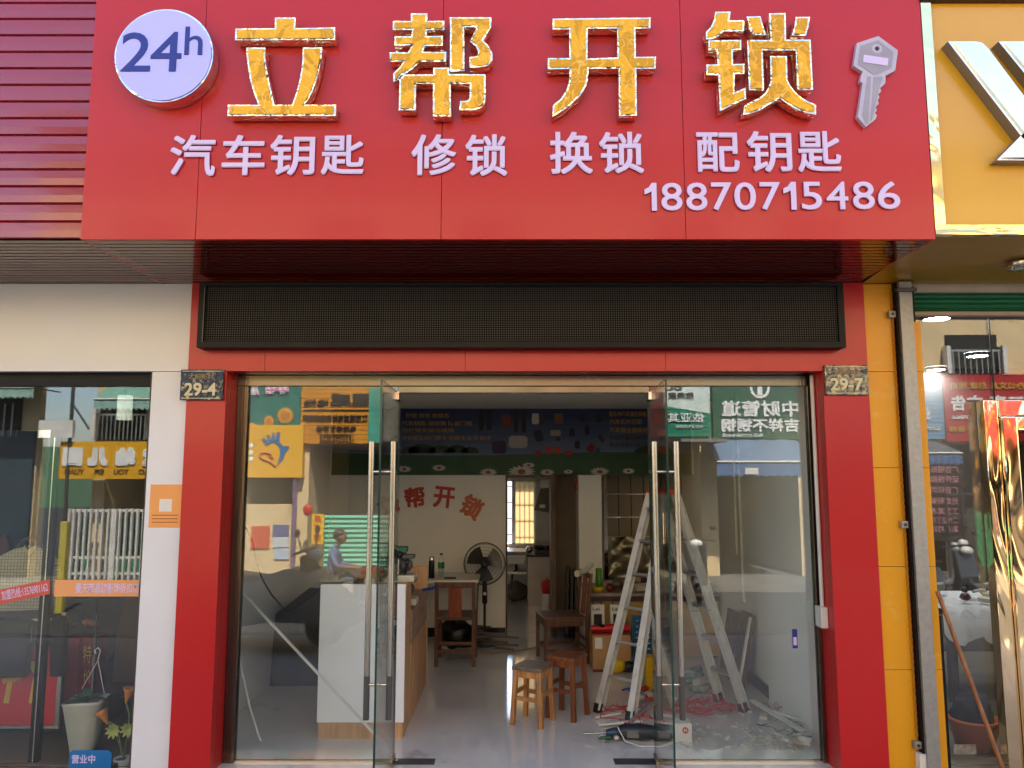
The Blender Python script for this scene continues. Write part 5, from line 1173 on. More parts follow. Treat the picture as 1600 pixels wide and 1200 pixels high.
for py in (490, 820, 1166):
    xx = P(1396+(py-490)*.06, py, -.06)[0]; z = P(1400, py, -.06)[1]
    bk = BX(xx-.022, xx+.022, -.05, -.0105, z-.022, z+.022).build('bracket', m_galv, sp, bevel=.004)
    MB().tube([(xx, -.055, z), (xx, -.045, z)], .01, 8).build('bolt', m_dbrown, bk)
rp_ = MB(); xrp = P(1394, 470, -.03)[0]; zt0, zb0 = P(1392, 450, -.03)[1], P(1440, 1160, -.03)[1]
for ph in (0, pi):
    rp_.tube([(xrp+.0045*cos(i*.9+ph), -.022+.0045*sin(i*.9+ph), zt0+(zb0-zt0)*i/230) for i in range(231)], .0038, 5)
tag(rp_.build('orange_rope', mat('rope_orange', '#b87214', .7)), 'thin twisted orange rope hanging down the yellow pillar', 'rope')
q = R(1435, 1177, 1447, 1204, -.05); tag(BX(q[0], q[1], -.07, -.0115, q[2], q[3]).build('white_switch_box', m_wp, bevel=.004), 'small white box at the foot of the yellow pillar', 'switch box')
tag(MB().box(po1-.03, po1+.1, -.12, -.09, P(1420, 453, -.1)[1]-.012, P(1420, 453, -.1)[1]+.012).build('latch_bar', m_dsteel, bevel=.004), 'rusty latch bar at the top of the steel post', 'latch')
ru = thing('roller_shutter', 'green roller shutter rolled up above the right shop', 'roller shutter', (4.5, .1, P(1500, 488, .1)[1]))
z0, z1 = P(1500, 488, .1)[1], P(1500, 430, .1)[1]; s0 = None; ns = 8; hh_ = (z1-z0)/ns
for i in range(ns):
    if s0 is None:
        s0 = MB().add([(po2+.01, .10, z0), (6.6, .10, z0), (6.6, .085, z0+hh_*.5), (po2+.01, .085, z0+hh_*.5), (6.6, .10, z0+hh_*.93), (po2+.01, .10, z0+hh_*.93), (6.6, .12, z0+hh_), (po2+.01, .12, z0+hh_)], [(0, 1, 2, 3), (3, 2, 4, 5), (5, 4, 6, 7)]).build('shutter_slat', m_green, ru)
    else: c = s0.copy(); C.objects.link(c); c.location.z = s0.location.z+i*hh_
BX(po2+.01, 6.6, .07, .13, P(1500, 494, .1)[1], z0-.001).build('bottom_rail', mat('rail_beige', '#a08c80', .5), ru)
GR_ = .15; zg = P(1500, 494, .1)[1]-.002
rw = thing('right_shop_window', 'right shop window glass reflecting red signs and scooters', 'shop window', (4.5, GR_, 0))
pane(MB(), xs2+.01, 6.6, GR_-.005, GR_+.005, 0, zg).build('pane', [m_glassL, m_gedge], rw)
xjn = P(1548, 560, GR_)[0]; BX(xjn-.004, xjn+.004, GR_-.012, GR_-.006, 0, zg).build('pane_joint', m_blackm, rw)
BX(xs2+.001, xs2+.009, .12, .2, 0, zg).build('jamb', m_yel, rw)
BX(2.56, 6.6, .16, 3.4, 3.0, 3.05).build('shop_ceiling', mat('right_ceiling', '#6d675f', .85), rw)
lampm = emis('lamp_glow', '#f4f6ff', 60)
for i, (px, py) in enumerate(((1463, 494), (1527, 553), (1462, 575))):
    x, y = G(px, py, 2.99); o = thing('ceiling_lamp', ('lit round ceiling lamp nearest the right window', 'lit round ceiling lamp above the red reflected sign', 'lit round ceiling lamp farthest back on the left')[i], 'ceiling lamp', (x, y, 2.98), 'round lamps in the right shop')
    MB().lathe([(.11, 0), (.11, -.03), (.09, -.035), (.09, -.02)], (x, y, 2.999), 24).build('lamp_rim', m_blackm, o)
    MB().lathe([(0, -.03), (.088, -.03), (.088, -.025)], (x, y, 2.999), 24).build('diffuser', lampm, o)
# mirrored gold door frame
mrf = wavymirror('gold_mirror_frame', (.98, .74, .46), 1.6, .5, .05, (1.6, 1, .5))
mfr = thing('mirrored_door_frame', 'wavy gold mirrored frame standing beside the right shop door', 'door frame', (P(1560, 900, -.1)[0], -.1, -.03))
fz1 = P(1560, 625, .06)[1]; fx = [P(p_, 630, .06)[0] for p_ in (1536, 1559, 1583)]
BX(fx[0], fx[1]-.002, .06, .143, -.03, fz1).build('outer_band', mrf, mfr, bevel=.006)
BX(fx[1], fx[2], .03, .143, -.03, fz1-.11).build('inner_band', mrf, mfr, bevel=.01)
BX(fx[1], 6.6, .06, .143, fz1-.105, fz1).build('head_band', mrf, mfr, bevel=.006)
BX(fx[2]+.002, 6.6, .04, .143, fz1-.2, fz1-.11).build('head_inner_band', mrf, mfr, bevel=.01)
BX(fx[2]+.002, 6.6, .10, .11, -.03, fz1-.201).build('door_pane', glassmat('dark_door_glass', 1.6, (.3, .28, .27)), mfr)
# pole, board, bucket, table
p0, p1 = P(1459, 922, -.05), P(1574, 1206, -.28)
tag(MB().tube([(p0[0], -.09, p0[1]), (p1[0], -.24, p1[1])], .013, 10).build('wooden_pole', wood('pole_wood', '#9a6238', '#70401f', .5)), 'wooden broom pole leaning across the right window', 'pole')
q = R(1465, 962, 1483, 1200, .05); tag(BX(q[0]-.01, q[1]-.01, .06, .10, -.02, q[3]).build('black_board', m_blackm, bevel=.004), 'narrow black board standing at the right window edge', 'board')
bk = thing('terracotta_bucket', 'large orange plastic bucket filled with dark cloth', 'bucket', (P(1525, 1180, .5)[0], .52, -.02))
bq = R(1489, 1122, 1562, 1190, .5); bcx = (bq[0]+bq[1])/2; br_ = (bq[1]-bq[0])/2; bzt = bq[3]
MB().lathe([(0, -.02), (br_*.74, -.02), (br_*.98, bzt-.02), (br_*1.04, bzt-.018), (br_*1.04, bzt), (br_*.95, bzt), (br_*.9, bzt-.1), (0, bzt-.1)], (bcx, .52, 0), 28).build('bucket_body', mat('terracotta', '#c46a40', .5), bk)
tag(MB().ball((bcx, .52, bzt+.02), br_*.85, br_*.8, .13, 20, amp=.5, seed=8).build('dark_cloth', mat('navy_cloth', '#101420', .85, 0, .3, 15), off=(bcx, .52, bzt-.08)), 'crumpled navy cloth heaped in the orange bucket', 'cloth')
a = at3(1508, 1172, .28); tag(BX(a[0]-.07, a[0]+.08, .29, .295, a[2]-.03, a[2]+.03).build('leaflet', mat('leaflet_print', '#b9a9a0', .5, 0, .5, 30)), 'printed leaflet lying against the orange bucket', 'leaflet')
tq = R(1478, 938, 1562, 968, 1.5); tbz = P(1520, 945, 1.7)[1]
tt_ = thing('cloth_table', 'table under a white cloth with hanging corners in the right shop', 'table', (tq[0]+.6, 1.8, 0))
BX(tq[0], tq[0]+1.9, 1.5, 2.4, tbz-.03, tbz).build('table_top', m_dbrown, tt_)
for x in (tq[0]+.06, tq[0]+1.84):
    for y in (1.56, 2.34): BX(x-.03, x+.03, y-.03, y+.03, -.02, tbz-.031).build('leg', m_dbrown, tt_)
cs = MB(); nn_ = 40; x0 = tq[0]-.05; x1 = tq[0]+1.95; top = tbz+.006
vs = [(x0+(x1-x0)*i/nn_, 2.45, top) for i in range(nn_+1)]+[(x0+(x1-x0)*i/nn_, 1.46, top) for i in range(nn_+1)]+[(x0+(x1-x0)*i/nn_, 1.45+.03*sin(i*1.9), top-.20-.09*abs(sin(i*.55))) for i in range(nn_+1)]
cs.add(vs, [(r_*(nn_+1)+i, (r_+1)*(nn_+1)+i, (r_+1)*(nn_+1)+i+1, r_*(nn_+1)+i+1) for r_ in range(2) for i in range(nn_)], 0, True)
tag(cs.build('white_tablecloth', mat('tablecloth', '#dcdad4', .85, 0, .1, 6)), 'white tablecloth with scalloped hem draped over the table', 'tablecloth')
heap(tq[0]+.1, tq[0]+.9, 1.6, 2.2, tbz+.01, 14, ('#8a8a80', '#b5b0a4', '#3a3a34', '#c8b060', '#5a2a28'), .04, .09, 61, 'table_goods', 'piled goods and papers on the white cloth table', 'goods')

# ================================================================== ACROSS THE STREET
YO = -10.1
def mx(px, y=700, Y=YO, mir=.20): return P(px, y, 2*mir-Y)[0]
def mz(py, Y=YO, mir=.20): return P(800, py, 2*mir-Y)[1]
gxa, gxb = mx(62, 650, mir=.12), mx(151, 650, mir=.12)         # lane where the sky shows
b1 = thing('house_left_of_lane', 'pale house with green awning left of the lane', 'building', (gxa-4, -13, -.3))
BX(gxa-9, gxa, YO-.18, YO, -.3, 7.0).build('wall', m_cream, b1)
bl_z0, bl_z1 = mz(690, mir=.12), mz(600, mir=.12)
BX(gxa-5, gxa-.35, YO+.002, YO+.06, bl_z0+.1, bl_z1+.6).build('balcony_shade_panel', m_dark, b1)  # dark slab on the wall stands in for the shaded balcony recess
for i in range(14): BX(gxa-.5-i*.16, gxa-.48-i*.16, YO+.08, YO+.1, bl_z0+.1, bl_z0+.75).build('railing_bar', m_wp, b1)
BX(gxa-9, gxa-.02, YO+.001, YO+.09, -.29, mz(674, mir=.12)).build('added_dark_panel', mat('added_panel_slate', '#20303a', .6, 0, .3, 2), b1)  # made-up dark panel, added to darken the reflection in the left window
b2 = thing('terrace_building', 'long cream terrace of shops facing the street in sun', 'building', (5, -13, -.3))
# upper wall, piers and a dark back wall behind the open shops
SH = mz(745)+.05
BX(gxb, 26, -18, YO, 2.45, 7.4).build('upper_wall', m_cream, b2)
BX(gxb, 26, -18, -14, -.3, 2.449).build('back_wall', mat('far_room', '#2a2b2a', .85), b2)
BX(gxb, 26, -13.99, YO, -.3, -.15).build('shop_floor_slab', mat('pavement_far', '#6c6862'), b2)
for a_, b_ in ((gxb, gxb+.25), (mx(372), mx(388)), (mx(464), mx(484)), (mx(1093), mx(1119)), (mx(1245), mx(1259)), (mx(1420), mx(1432)), (mx(1600), mx(1630)), (mx(760), mx(780)), (16, 16.4), (21, 21.4)):
    BX(a_, b_, -13.9, YO, -.149, 2.449).build('pier', m_cream, b2)
BX(mx(388)+.002, mx(464)-.002, YO-.25, YO-.05, -.149, mz(788)).build('low_wall', m_cream, b2)
BX(gxb, 26.2, -18.2, YO+.5, 7.4, 7.6).build('roof', m_kerb, b2)
def upwin(x0, x1, z0, z1):
    w_ = BX(x0, x1, YO+.002, YO+.05, z0, z1).build('window', m_wp, b2); g_ = BX(x0+.06, x1-.06, YO+.051, YO+.056, z0+.06, z1-.06).build('pane', mat('far_pane', '#2c3438', .1), w_)
for x in (-7, -3.6, -1, 2.4, 4.6, 14, 17, 20): upwin(x, x+1.3, 5.1, 6.4)
# balcony above the red sign
def balcony(x0, x1, z0, z1, nb, label_post):
    BX(x0, x1, YO+.002, YO+.03, z0, z1).build('balcony_shade_panel', m_dark, b2)  # recess shade given by a dark sheet on the wall face
    for x in (x0-.08, x1): BX(x, x+.08, YO+.03, YO+.2, z0, z1-.25).build('balcony_post', m_wp, b2)
    rl = MB(); rl.box(x0+.001, x1-.001, YO+.14, YO+.16, z0+(z1-z0)*.55, z0+(z1-z0)*.55+.04)
    for i in range(nb): x = x0+(x1-x0)*(i+.5)/nb; rl.box(x-.012, x+.012, YO+.142, YO+.158, z0, z0+(z1-z0)*.55-.001)
    rl.build('railing', m_steel, b2)
balcony(mx(1478, 560, mir=.15), mx(1558, 560, mir=.15), mz(585, mir=.15), mz(535, mir=.15)+.15, 9, '')
balcony(mx(157, 660, mir=.12), mx(236, 660, mir=.12), mz(688, mir=.12), mz(620, mir=.12), 12, '')
# awnings
def awning(px0, px1, ytop, ymid, ybot, depth, mir, m1, m2, name, label, back_drop=.0):
    x0, x1 = mx(px0, ymid, Y=YO+depth, mir=mir), mx(px1, ymid, Y=YO+depth, mir=mir); zt = mz(ytop, mir=mir)
    zm = mz(ymid, Y=YO+depth, mir=mir); zb = mz(ybot, Y=YO+depth, mir=mir)
    o = thing(name, label, 'awning', ((x0+x1)/2, YO, zb))
    xf0_, xf1_ = x0*(15.3-depth)/15.3, x1*(15.3-depth)/15.3
    nn_ = 24; vs = []
    for j, (y, z) in enumerate(((YO+.06, zt), (YO+.06+depth*.5, zt+(zm-zt)*.45), (YO+.06+depth, zm))):
        for i in range(nn_+1): vs.append((x0+(x1-x0)*i/nn_, y, z+.012*sin(i*1.3+j)))
    MB().add(vs, [(j*(nn_+1)+i, j*(nn_+1)+i+1, (j+1)*(nn_+1)+i+1, (j+1)*(nn_+1)+i) for j in range(2) for i in range(nn_)], 0, True).build('canopy', m1, o)
    vs = []; nn_ = 48
    for i in range(nn_+1):
        x = x0+(x1-x0)*i/nn_; vs += [(x, YO+.065+depth, zm-.005), (x, YO+.065+depth+.02*sin(i*.8), zb+.05*abs(sin(i*pi/4)))]
    MB().add(vs, [(2*i, 2*i+1, 2*i+3, 2*i+2) for i in range(nn_)], 0, True).build('valance', m2, o)
    MB().tube([(x0, YO+.07+depth, zm), (x1, YO+.07+depth, zm)], .02, 6).build('front_bar', m_wp, o)
    for x in (x0, x1): MB().tube([(x, YO+.02, zt-.3), (x, YO+.07+depth, zm)], .015, 6).build('arm', m_steel, o)
    return o
ga, gb_ = mat('awning_green', '#6f9c8c', .8, 0, .08, 4), mat('awning_green_light', '#8fb0a2', .8, 0, .08, 4)
awning(-60, 57, 590, 606, 624, .8, .12, ga, gb_, 'green_awning', 'green scalloped awning on the house left of the lane')
awning(150, 250, 596, 624, 642, .8, .12, ga, gb_, 'green_awning', 'green scalloped awning above the barred balcony of the terrace')
ba, bb_ = mat('awning_blue', '#5d738c', .8, 0, .08, 4), mat('awning_blue_light', '#4a6a94', .8, 0, .08, 4)
aw1 = awning(1112, 1262, 687, 722, 746, 1.0, .35, ba, bb_, 'blue_awning', 'blue awning under the green pipe shop sign')
q = M(1164, 731, 1184, 741, YO+1.1); BX(q[0], q[1], YO+1.12, YO+1.125, q[2], q[3]).build('awning_label', m_wp, aw1)
awning(1440, 1500, 688, 708, 728, 1.0, .15, mat('awning_slate', '#5a6066', .8), bb_, 'blue_awning', 'slate blue awning beside the red advertising sign')
# signs
def sign(px0, py0, px1, py1, col, name, label, mir=.20, th_=.12, slats=0, var=.04, **k):
    q = M(px0, py0, px1, py1, YO+th_, mir); o = thing(name, label, 'shop sign', ((q[0]+q[1])/2, YO, q[2]))
    m_ = mat('sign_'+col[1:], col, .5, 0, var, 2)
    if slats:
        n_s = slats; h_ = (q[3]-q[2])/n_s
        for i in range(n_s):
            z = q[2]+i*h_; MB().add([(q[0], YO+th_, z), (q[1], YO+th_, z), (q[1], YO+th_, z+h_*.9), (q[0], YO+th_, z+h_*.9), (q[1], YO+th_-.05, z+h_), (q[0], YO+th_-.05, z+h_)], [(0, 3, 2, 1), (3, 5, 4, 2)]).build('sign_slat', m_, o)
        BX(q[0], q[1], YO+.001, YO+th_-.051, q[2], q[3]).build('sign_box', m_, o)
    else: BX(q[0], q[1], YO+.001, YO+th_, q[2], q[3]).build('sign_panel', m_, o)
    return o, q
def stext(o, s, px0, py0, px1, py1, m_, mir=.20, th_=.13, bold=.02, keep=False, d=.02, **k):
    q = M(px0, py0, px1, py1, YO+th_, mir); return (btext(MB(), s, *q, YO+th_, 1, d, .005+bold*.12) if bold >= .03 else text(MB(), s, *q, YO+th_, 1, d, min(bold, .01))).build('lettering', m_, o)
mk_w = mat('sign_white', '#e8e6e2', .5); mk_k = mat('sign_black', '#2a2018', .5); mk_y = mat('sign_ochre', '#d9a030', .5)
o, q = sign(390, 597, 469, 664, '#3d8a78', 'corrugated_sign', 'green corrugated sign with sunflowers and pink characters')
for i in range(16):
    x = q[0]+(q[1]-q[0])*(i+.5)/16; BX(x-.018, x+.018, YO+.121, YO+.15, q[2], q[3]).build('rib', mat('sign_rib', '#2f7566', .5), o)
for cx_, cy_, r_ in ((446, 651-2, 13.5), (420, 658, 9), (394, 670-2, 8)):
    c_ = M(cx_-1, cy_-1, cx_+1, cy_+1, YO+.16); cxx, czz = (c_[0]+c_[1])/2, (c_[2]+c_[3])/2; r_ *= .0128
    fl = MB()
    pts = []
    for k in range(40):
        a_ = 2*pi*k/40; rr_ = r_*(1.08 if k % 2 == 0 else .72); pts.append((cxx+rr_*cos(a_), czz+rr_*sin(a_)))
    fl.prism(pts, YO+.152, YO+.165); f_o = fl.build('sunflower', mat('petal_yellow', '#dfa828', .5, 0, .2, 12), o)
    MB().prism(circ(cxx, czz, r_*.55, 20), YO+.166, YO+.176).build('flower_centre', mat('seed_orange', '#cf7a2c', .6, 0, .3, 20), f_o)
for s_, a_ in (('电', (415, 592, 433, 616)), ('印', (434, 592, 452, 616)), ('儿', (384, 600, 406, 618))):
    q = M(*a_, YO+.16); btext(MB(), s_, *q, YO+.152, 1, .02, .04).build('letter_outline', mk_w, o); text(MB(), s_, *q, YO+.173, 1, .01, .01).build('lettering', mat('pink', '#e08aac', .5), o)
o, q = sign(386, 664, 473, 746, '#e8ac20', 'yellow_sign', 'yellow sign with blue hand and red squiggle emblem', th_=.2)
hand = [(426,676),(424,689),(420,679),(417,680),(420,692),(412,684),(409,686),(416,696),(428,690),(437,698),(438,711),(433,727),(443,717),(446,706),(453,700),(451,697),(442,697),(436,690),(438,676),(433,675),(430,688),(428,675)]
hp = [P(372+(x-372)*1.0, y, 2*GY-YO-.2) for x, y in hand]
MB().prism(hp, YO+.201, YO+.215).build('hand_emblem', mat('emblem_blue', '#2c6aa0', .5), o)
sq = [P(x, y, 2*GY-YO-.2) for x, y in ((431, 729), (422, 721), (412, 718), (406, 714), (408, 708), (416, 707), (424, 710), (421, 713), (428, 716))]
MB().tube([(a_, YO+.212, b_) for a_, b_ in sq], .018, 6).build('squiggle_emblem', mat('emblem_red', '#c0502c', .5), o)
for y in (697, 708, 718): c_ = P(392, y, 2*GY-YO-.2); MB().ball((c_[0], YO+.2, c_[1]), .05, .01, .05, 10).build('letter_blob', mk_w, o)
o, q = sign(470, 594, 594, 693, '#d08a1c', 'orange_slat_sign', 'orange slatted battery repair sign with dark characters', slats=14)
stext(o, '电池', 475, 624, 513, 634, mk_k); stext(o, '超威', 517, 614, 582, 634, mk_k, bold=.04)
stext(o, '江西超威电动车维修保养', 473, 648, 574, 659, mk_k); stext(o, '电池修复更换', 494, 665, 556, 674, mk_k); stext(o, '15970874995', 500, 678, 553, 684, mk_k, bold=.01); stext(o, '15374374898', 500, 687, 553, 692, mk_k, bold=.01)
q = M(474, 640, 584, 642, YO+.13); BX(q[0], q[1], YO+.121, YO+.13, q[2], q[3]).build('underline', mk_k, o)
o, q = sign(576, 606, 598, 692, '#4f9c84', 'teal_poster', 'narrow teal poster at the edge of the orange sign', th_=.16, var=.25)
o, q = sign(600, 596, 800, 690, '#b5aa92', 'beige_sign', 'plain beige shop sign opposite the open door', th_=.14)
o, q = sign(803, 596, 1036, 684, '#8c3a30', 'maroon_sign', 'plain maroon shop sign opposite the open door', th_=.14)
o, q = sign(1036, 596, 1110, 682, '#1f7a5c', 'green_white_sign', 'sign with white top and green base beside the pipe shop', slats=12)
wp_ = [P(x, y, 2*GY-YO-.13) for x, y in ((1036, 634), (1109, 646), (1109, 597), (1036, 597))]
MB().prism(wp_, YO+.121, YO+.127).build('white_field', mat('sign_pale', '#c9d6cc', .5), o)
stext(o, '依亚其', 1043, 645, 1100, 660, mk_w); stext(o, '欣禾家', 1044, 613, 1084, 623, mk_k, bold=.01); stext(o, '地址:太阳村家园', 1056, 664, 1098, 669, mk_w, bold=0)
q = M(1040, 598, 1065, 610, YO+.13); text(MB(), 'BL', *q, YO+.128, 1, .01, .02).build('lettering', mk_k, o)
o, q = sign(1114, 596, 1262, 686, '#245c40', 'green_pipe_sign', 'dark green slatted sign reading 中财管道 with round white logo', slats=16)
stext(o, '中财管道', 1127, 626, 1248, 651, mk_w, bold=.03); stext(o, '吉祥不锈钢', 1127, 654, 1248, 675, mk_w, bold=.03); stext(o, '电话:15770869565黄', 1128, 677, 1191, 683, mk_w, bold=.01)
c_ = P(1187, 607, 2*GY-YO-.13); ro_ = .20
MB().prism(circ(c_[0], c_[1], ro_, 32), YO+.121, YO+.14, [circ(c_[0], c_[1], ro_*.74, 32)]).box(c_[0]-.05, c_[0]+.05, YO+.121, YO+.141, c_[1]-.13, c_[1]+.1).build('logo_ring', mk_w, o)
o, q = sign(1262, 596, 1436, 690, '#3a5a78', 'plain_blue_sign', 'plain steel blue sign between pipe shop and blue slat sign')
o, q = sign(1438, 582, 1474, 686, '#6f98b4', 'blue_slat_sign', 'pale blue slatted sign beside the red advertising sign', mir=.15, slats=16)
stext(o, '业', 1440, 637, 1453, 655, mk_w, mir=.15); stext(o, '铝合金门', 1444, 666, 1468, 672, mk_w, mir=.15, bold=.01)
o, q = sign(1476, 585, 1680, 690, '#a81c1c', 'red_advert_sign', 'large red advertising shop sign with silver 广告 characters', mir=.15, th_=.16)
stext(o, '办公文具 刻章 照相', 1484, 597, 1600, 608, mk_y, mir=.15, th_=.165, bold=.02); stext(o, '告', 1485, 618, 1508, 642, mk_w, mir=.15, th_=.165, bold=.05); stext(o, '广', 1511, 618, 1538, 642, mk_w, mir=.15, th_=.165, bold=.05)
stext(o, '三真', 1546, 618, 1600, 642, mk_w, mir=.15, th_=.165, bold=.05)
stext(o, '13760797866', 1486, 649, 1560, 655, mk_w, mir=.15, th_=.165, bold=.01); stext(o, '喷绘·写真·广告·装修', 1481, 666, 1600, 675, mk_y, mir=.15, th_=.165)
ob = thing('service_list_board', 'dark board listing services in pale pink characters', 'sign', (mx(1478, 780, mir=.15), YO, 0))
q = M(1450, 728, 1508, 845, YO+.05, .15); BX(q[0], q[1], YO+.001, YO+.05, q[2], q[3]).build('board_face', mat('board_dark2', '#2a1614', .5), ob)
BX(q[1]+.001, mx(1600, mir=.15), YO-.8, YO-.75, -.14, 2.44).build('shop_back_panel', m_room, b2)
for i, (s_, y) in enumerate((('广告喷绘', 728), ('证件快照', 743), ('广告印刷', 760), ('光盘刻录', 777), ('工艺美术', 793), ('二代证复印', 807), ('彩色打印', 821))):
    stext(ob, s_, 1454, y, 1497, y+11, mat('sign_pink', '#c98a90', .5), mir=.15, th_=.055, bold=.01, d=.006)
# kindergarten gate sign and gate
kq = M(93, 690, 262, 748, YO+.6, .12)
ks = thing('kindergarten_sign', 'yellow kindergarten sign with white characters 幼儿园 over the gate', 'shop sign', ((kq[0]+kq[1])/2, YO+.5, kq[2]))
BX(kq[0], kq[1], YO+.5, YO+.6, kq[2], kq[3]).build('sign_panel', mat('kg_yellow', '#d9a010', .5, 0, .03), ks)
for s_, x0, x1 in (('园', 99, 130), ('儿', 138, 170), ('幼', 181, 213), ('宝', 224, 256)):
    q = M(x0, 699, x1, 728, YO+.6, .12); btext(MB(), s_, *q, YO+.601, 1, .03, .035).build('lettering', mk_w, ks)
for s_, x0, x1 in (('YUAN', 102, 132), ('ER', 146, 162), ('YOU', 178, 201), ('BAO', 217, 240)):
    q = M(x0, 733, x1, 741, YO+.6, .12); text(MB(), s_, *q, YO+.601, 1, .01, .02).build('lettering', mk_k, ks)
gq = M(104, 795, 250, 905, YO+.5, .12)
kg = thing('white_bar_gate', 'white barred metal gate below the kindergarten sign', 'gate', ((gq[0]+gq[1])/2, YO+.5, -.16))
for i in range(17):
    x = gq[0]+(gq[1]-gq[0])*i/16; big = i in (0, 8, 16); r_ = .05 if big else .017
    BX(x-r_, x+r_, YO+.48, YO+.54, -.15, gq[3]).build('gate_bar', m_wp, kg)
for z in (-.05, .25, gq[3]-.06): BX(gq[0], gq[1], YO+.455, YO+.479, z, z+.05).build('gate_rail', m_wp, kg)
BX(gq[0]-.3, gq[1]+1.5, YO-.6, YO-.5, -.14, .95).build('green_panel', mat('gate_green', '#3c7a60', .6, 0, .1, 3), kg)
yb_ = M(91, 815, 102, 905, -6.8, .12); tag(BX(yb_[0], yb_[1], -6.9, -6.8, -.27, yb_[3]).build('yellow_post', mat('post_yellow', '#c0b050', .6), bevel=.01), 'pale yellow post standing in the street before the gate', 'post')
sp_ = M(105, 600, 107, 905, -9.5, .12); tag(MB().tube([(sp_[0], -9.5, -.16), (sp_[0], -9.5, 5.5)], .035, 8).tube([(sp_[0], -9.5, 3.2), (sp_[0]+.35, -9.5, 2.7)], .02, 6).build('utility_pole', m_dsteel), 'slim dark utility pole against the sky of the lane', 'pole')
wq = M(60, 657, 113, 684, YO+.7, .12); tag(BX(wq[0], wq[1], YO+.6, YO+.7, wq[2], wq[3]).build('blank_board', m_wp), 'blank cream board fixed at the lane entrance', 'board')
hills = MB(); 
for i in range(24):
    x = -60+i*4; hills.add([(x, -60, -1), (x+4, -60, -1), (x+4, -60.5, 4.2+1.2*noise.noise(Vector((i+1, 0, 0)))), (x, -60.5, 4.2+1.2*noise.noise(Vector((i, 0, 0))))], [(0, 1, 2, 3)])
    hills.add([(x, -60.5, 4.2+1.2*noise.noise(Vector((i, 0, 0)))), (x+4, -60.5, 4.2+1.2*noise.noise(Vector((i+1, 0, 0)))), (x+4, -90, -1), (x, -90, -1)], [(0, 1, 2, 3)])
struct('hills', hills, mat('hill_green', '#4a6a52', .9))
tag(BX(mx(1042, 690), mx(1108, 690), YO+.15, YO+1.3, mz(690)-.06, mz(690)).build('added_shade_slab', m_kerb), 'flat slab added under the green and white sign to shade the pier', 'canopy')  # slab added to keep sun off the upper part of the pier
# posters, pipe, banner, green barrier
def poster(px0, py0, px1, py1, col, label, Y=YO+.02, mir=.20, var=.15):
    q = M(px0, py0, px1, py1, Y, mir); return tag(BX(q[0], q[1], Y-.02, Y, q[2], q[3]).build('poster', mat('poster_'+col[1:], col, .6, 0, var, 14)), label, 'poster')
poster(392, 822, 421, 857, '#d0502c', 'orange red poster on the low cream wall', YO-.02)
poster(426, 820, 451, 838, '#5a6090', 'slate blue poster above two pale posters', YO-.02)
poster(426, 839, 451, 855, '#c6cad0', 'pale grey poster below the slate blue one', YO-.02)
poster(428, 857, 451, 874, '#b4c4d4', 'light blue poster lowest on the low wall', YO-.02)
yv = thing('vertical_banner', 'yellow vertical banner with red characters by the green barrier', 'banner', (mx(496, 820), YO+.5, 0))
q = M(487, 803, 506, 850, YO+.5); BX(q[0], q[1], YO+.47, YO+.5, q[2], q[3]).build('banner_sheet', mat('banner_yellow', '#e8b828', .5), yv)
for s_, y in (('早', 806), ('餐', 820), ('店', 834)): q2 = M(490, y, 502, y+12, YO+.5); text(MB(), s_, *q2, YO+.501, 1, .004, .02).build('lettering', m_tarred, yv)
MB().ball((mx(491, 797), YO+.5, mz(797, YO+.5)), .09, .05, .12, 12).build('banner_knob', m_tarred, yv)
cpipe = mx(462, 800); tag(MB().tube([(cpipe, YO+.1, -.16), (cpipe, YO+.1, 2.4)], .05, 10).build('drain_pipe', mat('pipe_mauve', '#7a6080', .5, 0, .4, 3)), 'patched mauve drain pipe on the terrace wall', 'pipe')
gbar = thing('green_barrier', 'light green corrugated barrier behind the seated worker', 'barrier', (mx(552, 840), YO+.3, -.16))
q = M(507, 805, 606, 885, YO+.3); nr = 13; hh_ = (q[3]+.15)/nr
for i in range(nr):
    z = -.15+i*hh_; MB().add([(q[0], YO+.3, z), (q[1], YO+.3, z), (q[1], YO+.33, z+hh_*.5), (q[0], YO+.33, z+hh_*.5), (q[1], YO+.3, z+hh_), (q[0], YO+.3, z+hh_)], [(0, 3, 2, 1), (3, 5, 4, 2)]).build('corrugated_panel', mat('barrier_green', '#58b090', .5), gbar)
fnc = thing('street_railing', 'grey street railing in front of the red sign shop', 'railing', (mx(1520, 800, mir=.15), -8.9, -.16))
q = M(1478, 772, 1552, 842, -8.9, .15)
for z in (q[2]+.02, (q[2]+q[3])/2, q[3]): BX(q[0], q[1]+1.5, -8.92, -8.88, z-.02, z+.02).build('rail', m_dsteel, fnc)
for i in range(9): x = q[0]+(q[1]+1.5-q[0])*i/8; BX(x-.015, x+.015, -8.875, -8.85, -.16, q[3]+.02).build('rail_post', m_dsteel, fnc)
